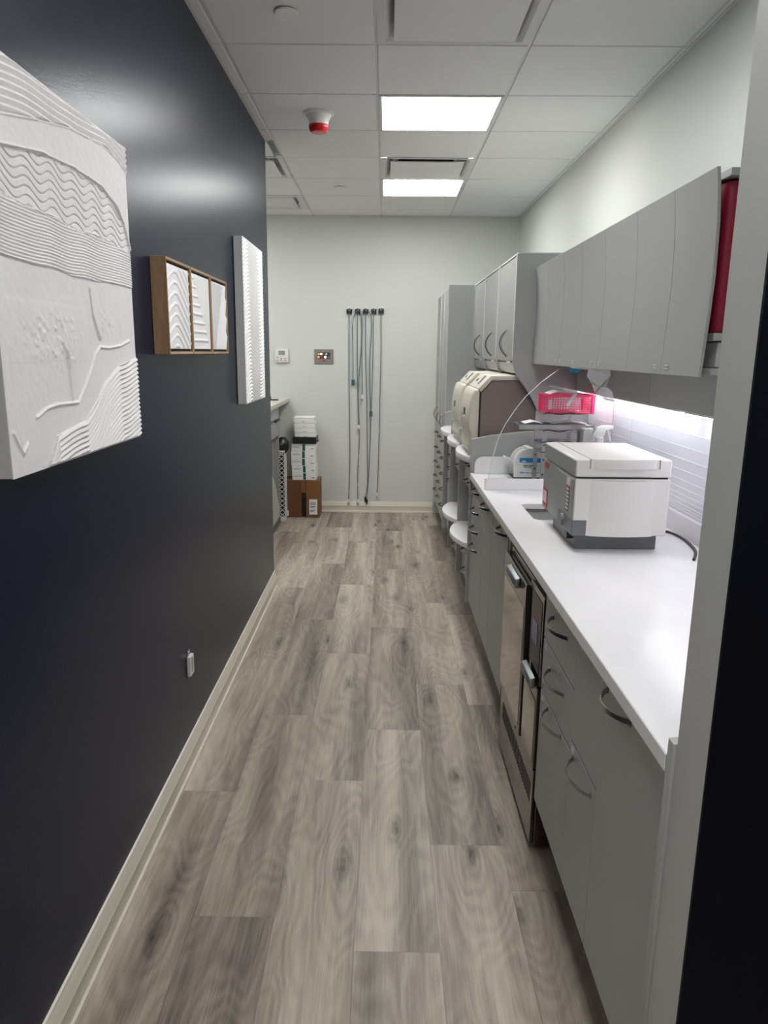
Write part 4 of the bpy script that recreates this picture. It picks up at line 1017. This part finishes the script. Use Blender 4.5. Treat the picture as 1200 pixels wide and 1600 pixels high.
for k in range(5):
    ofs = (.004, .002, -.004, -.004, .0)[k]
    x0, x1 = -.862+ofs, -.640+ofs
    t, bd = carton('supply_box', x0, x1, 7.12, 7.34, z, z+hgt, ('lowest', 'second lowest', 'middle', 'second highest', 'highest')[k]+' of the five white boxes with a green stripe', group='white supply boxes with green stripe')
    obj('green_stripe', box(B(), x0+.102, x0+.127, 7.1185, 7.1205, z+.003, z+hgt-.004), 'ink_green', bd)
    obj('print_line', box(B(), x0+.014, x0+.085, 7.1187, 7.1205, z+.030, z+.033), 'lcd', bd); obj('print_line', box(B(), x0+.014, x0+.085, 7.1187, 7.1205, z+.040, z+.043), 'lcd', bd)
    obj('print_line', box(B(), x1-.042, x1-.016, 7.1187, 7.1205, z+.020, z+.026), 'ink', bd)
    z += hgt
t, bd = carton('black_case', -.848, -.632, 7.11, 7.33, z, z+.062, 'flat black case between the striped boxes and the small white boxes', 'black_plastic', cat='case')
obj('latch', box(B(), -.632, -.612, 7.14, 7.17, z+.02, z+.032, .002, 1), 'black_plastic', bd)
z += .062
for k in range(4):
    ofs = (.008, .003, .002, -.006)[k]; hh = .045
    t, bd = carton('small_box', -.838+ofs, -.645+ofs, 7.13, 7.31, z, z+hh, ('lowest', 'second lowest', 'second highest', 'topmost')[k]+' small plain white box on the black case', group='small white boxes on the black case')
    obj('lid_line', box(B(), -.838+ofs, -.645+ofs, 7.1287, 7.1305, z+hh-.010, z+hh-.0085), 'lcd', bd)
    obj('thumb_notch', box(B(), -.755+ofs, -.728+ofs, 7.1285, 7.1305, z+.002, z+.006), 'lcd', bd)
    z += hh

# side counter in the far left room
t = thing('side_counter', (-1.2, 6.7, 0), 'stone topped side counter glimpsed past the end of the navy wall', 'counter')
obj('counter_top', box(B(), -1.6, -.905, 5.9, YB-.002, 1.055, 1.092, .003, 1), 'stone_top', t)
obj('drawer_unit', box(B(), -1.55, -.962, 6.0, 6.90, .79, 1.054, .001, 1), 'laminate', t)
df = obj('drawer_front', box(B(), -.962, -.943, 6.02, 6.895, .795, .93, .001, 1), 'laminate', t)
obj('handle', box(B(), -.943, -.925, 6.62, 6.86, .925, .938, .002, 1), 'cable_black', df)
obj('upper_front', box(B(), -.962, -.943, 6.02, 6.895, .945, 1.05, .001, 1), 'laminate', t)
obj('end_gable', box(B(), -1.55, -.945, 6.88, 6.90, 0, .79, .001, 1), 'laminate', t)
obj('end_gable', box(B(), -1.55, -.945, 6.0, 6.02, 0, .79, .001, 1), 'laminate', t)
obj('recess_shade', box(B(), -1.56, -1.0, 6.02, 6.88, .05, .785), 'dark_gap', t)  # near-black block paints the shade of the open knee space
obj('center_stile', box(B(), -1.0, -.965, 6.62, 6.66, .05, .79, .001, 1), 'machine_grey', t)
obj('foot_rail', box(B(), -.975, -.940, 6.02, 6.88, .0, .05, .001, 1), 'laminate_dark', t)
obj('lower_front', prism(B(), [(6.03, .055), (6.875, .055), (6.875, .14), (6.60, .42), (6.35, .56), (6.03, .60)], 'x', -.962, -.948, .001, 1), 'pale_green', t)
t = thing('desk_phone', (-1.03, 6.98, 1.092), 'black rounded device with a flat foot on the side counter', 'device')
obj('body', lathe(B(), [(.0, .06), (.03, .058), (.052, .04), (.058, .015), (.055, 0)], (-1.075, 6.98, 1.0925)), 'black_plastic', t)
obj('foot', box(B(), -1.05, -.955, 6.95, 7.0, 1.0925, 1.102, .002, 1), 'black_plastic', t)
# perforated white bin
t = thing('waste_bin', (-.99, 7.0, 0), 'white lattice waste bin between the side counter and the cardboard box', 'bin')
wx0, wx1, wy0, wy1 = -1.10, -.905, 6.925, 7.085
bm = B()
def dia(p0, du, nu, nv, n_):
    for s in (-1, 1):
        for k in range(-nv, nu+nv):
            a0 = k/nu; a1 = (k+s*nv)/nu; q0, q1 = 0., 1.
            lo, hi = (min(a0, a1), max(a0, a1))
            if hi <= 0 or lo >= 1: continue
            def cl(a): return (a-a0)/(a1-a0)
            t0, t1 = sorted((cl(0.), cl(1.))); t0 = max(t0, 0); t1 = min(t1, 1)
            if t1-t0 < .01: continue
            A = Vector(p0)+Vector(du)*(a0+(a1-a0)*t0)+Vector((0, 0, .60))*t0; C_ = Vector(p0)+Vector(du)*(a0+(a1-a0)*t1)+Vector((0, 0, .60))*t1
            band(bm, [A, C_], Vector(du).normalized(), .009, .003)
dia((wx0, wy0, .04), (wx1-wx0, 0, 0), 4, 14, 0); dia((wx1, wy0, .04), (0, wy1-wy0, 0), 6, 14, 0)
obj('lattice_wall', bm, 'white_plastic', t, sm=False)
bm = B(); ring_frame(bm, wx0-.003, wx1+.003, wy0-.003, wy1+.003, .635, .65, .008); box(bm, wx0, wx1, wy0, wy1, 0, .04, .003, 1)
obj('rim_and_base', bm, 'white_plastic', t)
obj('liner', rbox(B(), wx0+.008, wx1-.008, wy0+.008, wy1-.008, .042, .60, .02), 'black_plastic', t)
bm = B(); lathe(bm, [(.0, .10), (.03, .095), (.06, .06), (.068, .02), (.055, -.02), (.03, -.04), (.0, -.05)], (-.93, 7.0, .66), 'z', 14)
for v in bm.verts: v.co += Vector((random.uniform(-.006, .006), random.uniform(-.006, .006), random.uniform(-.006, .006)))
obj('bag_bulge', bm, 'black_plastic', t)
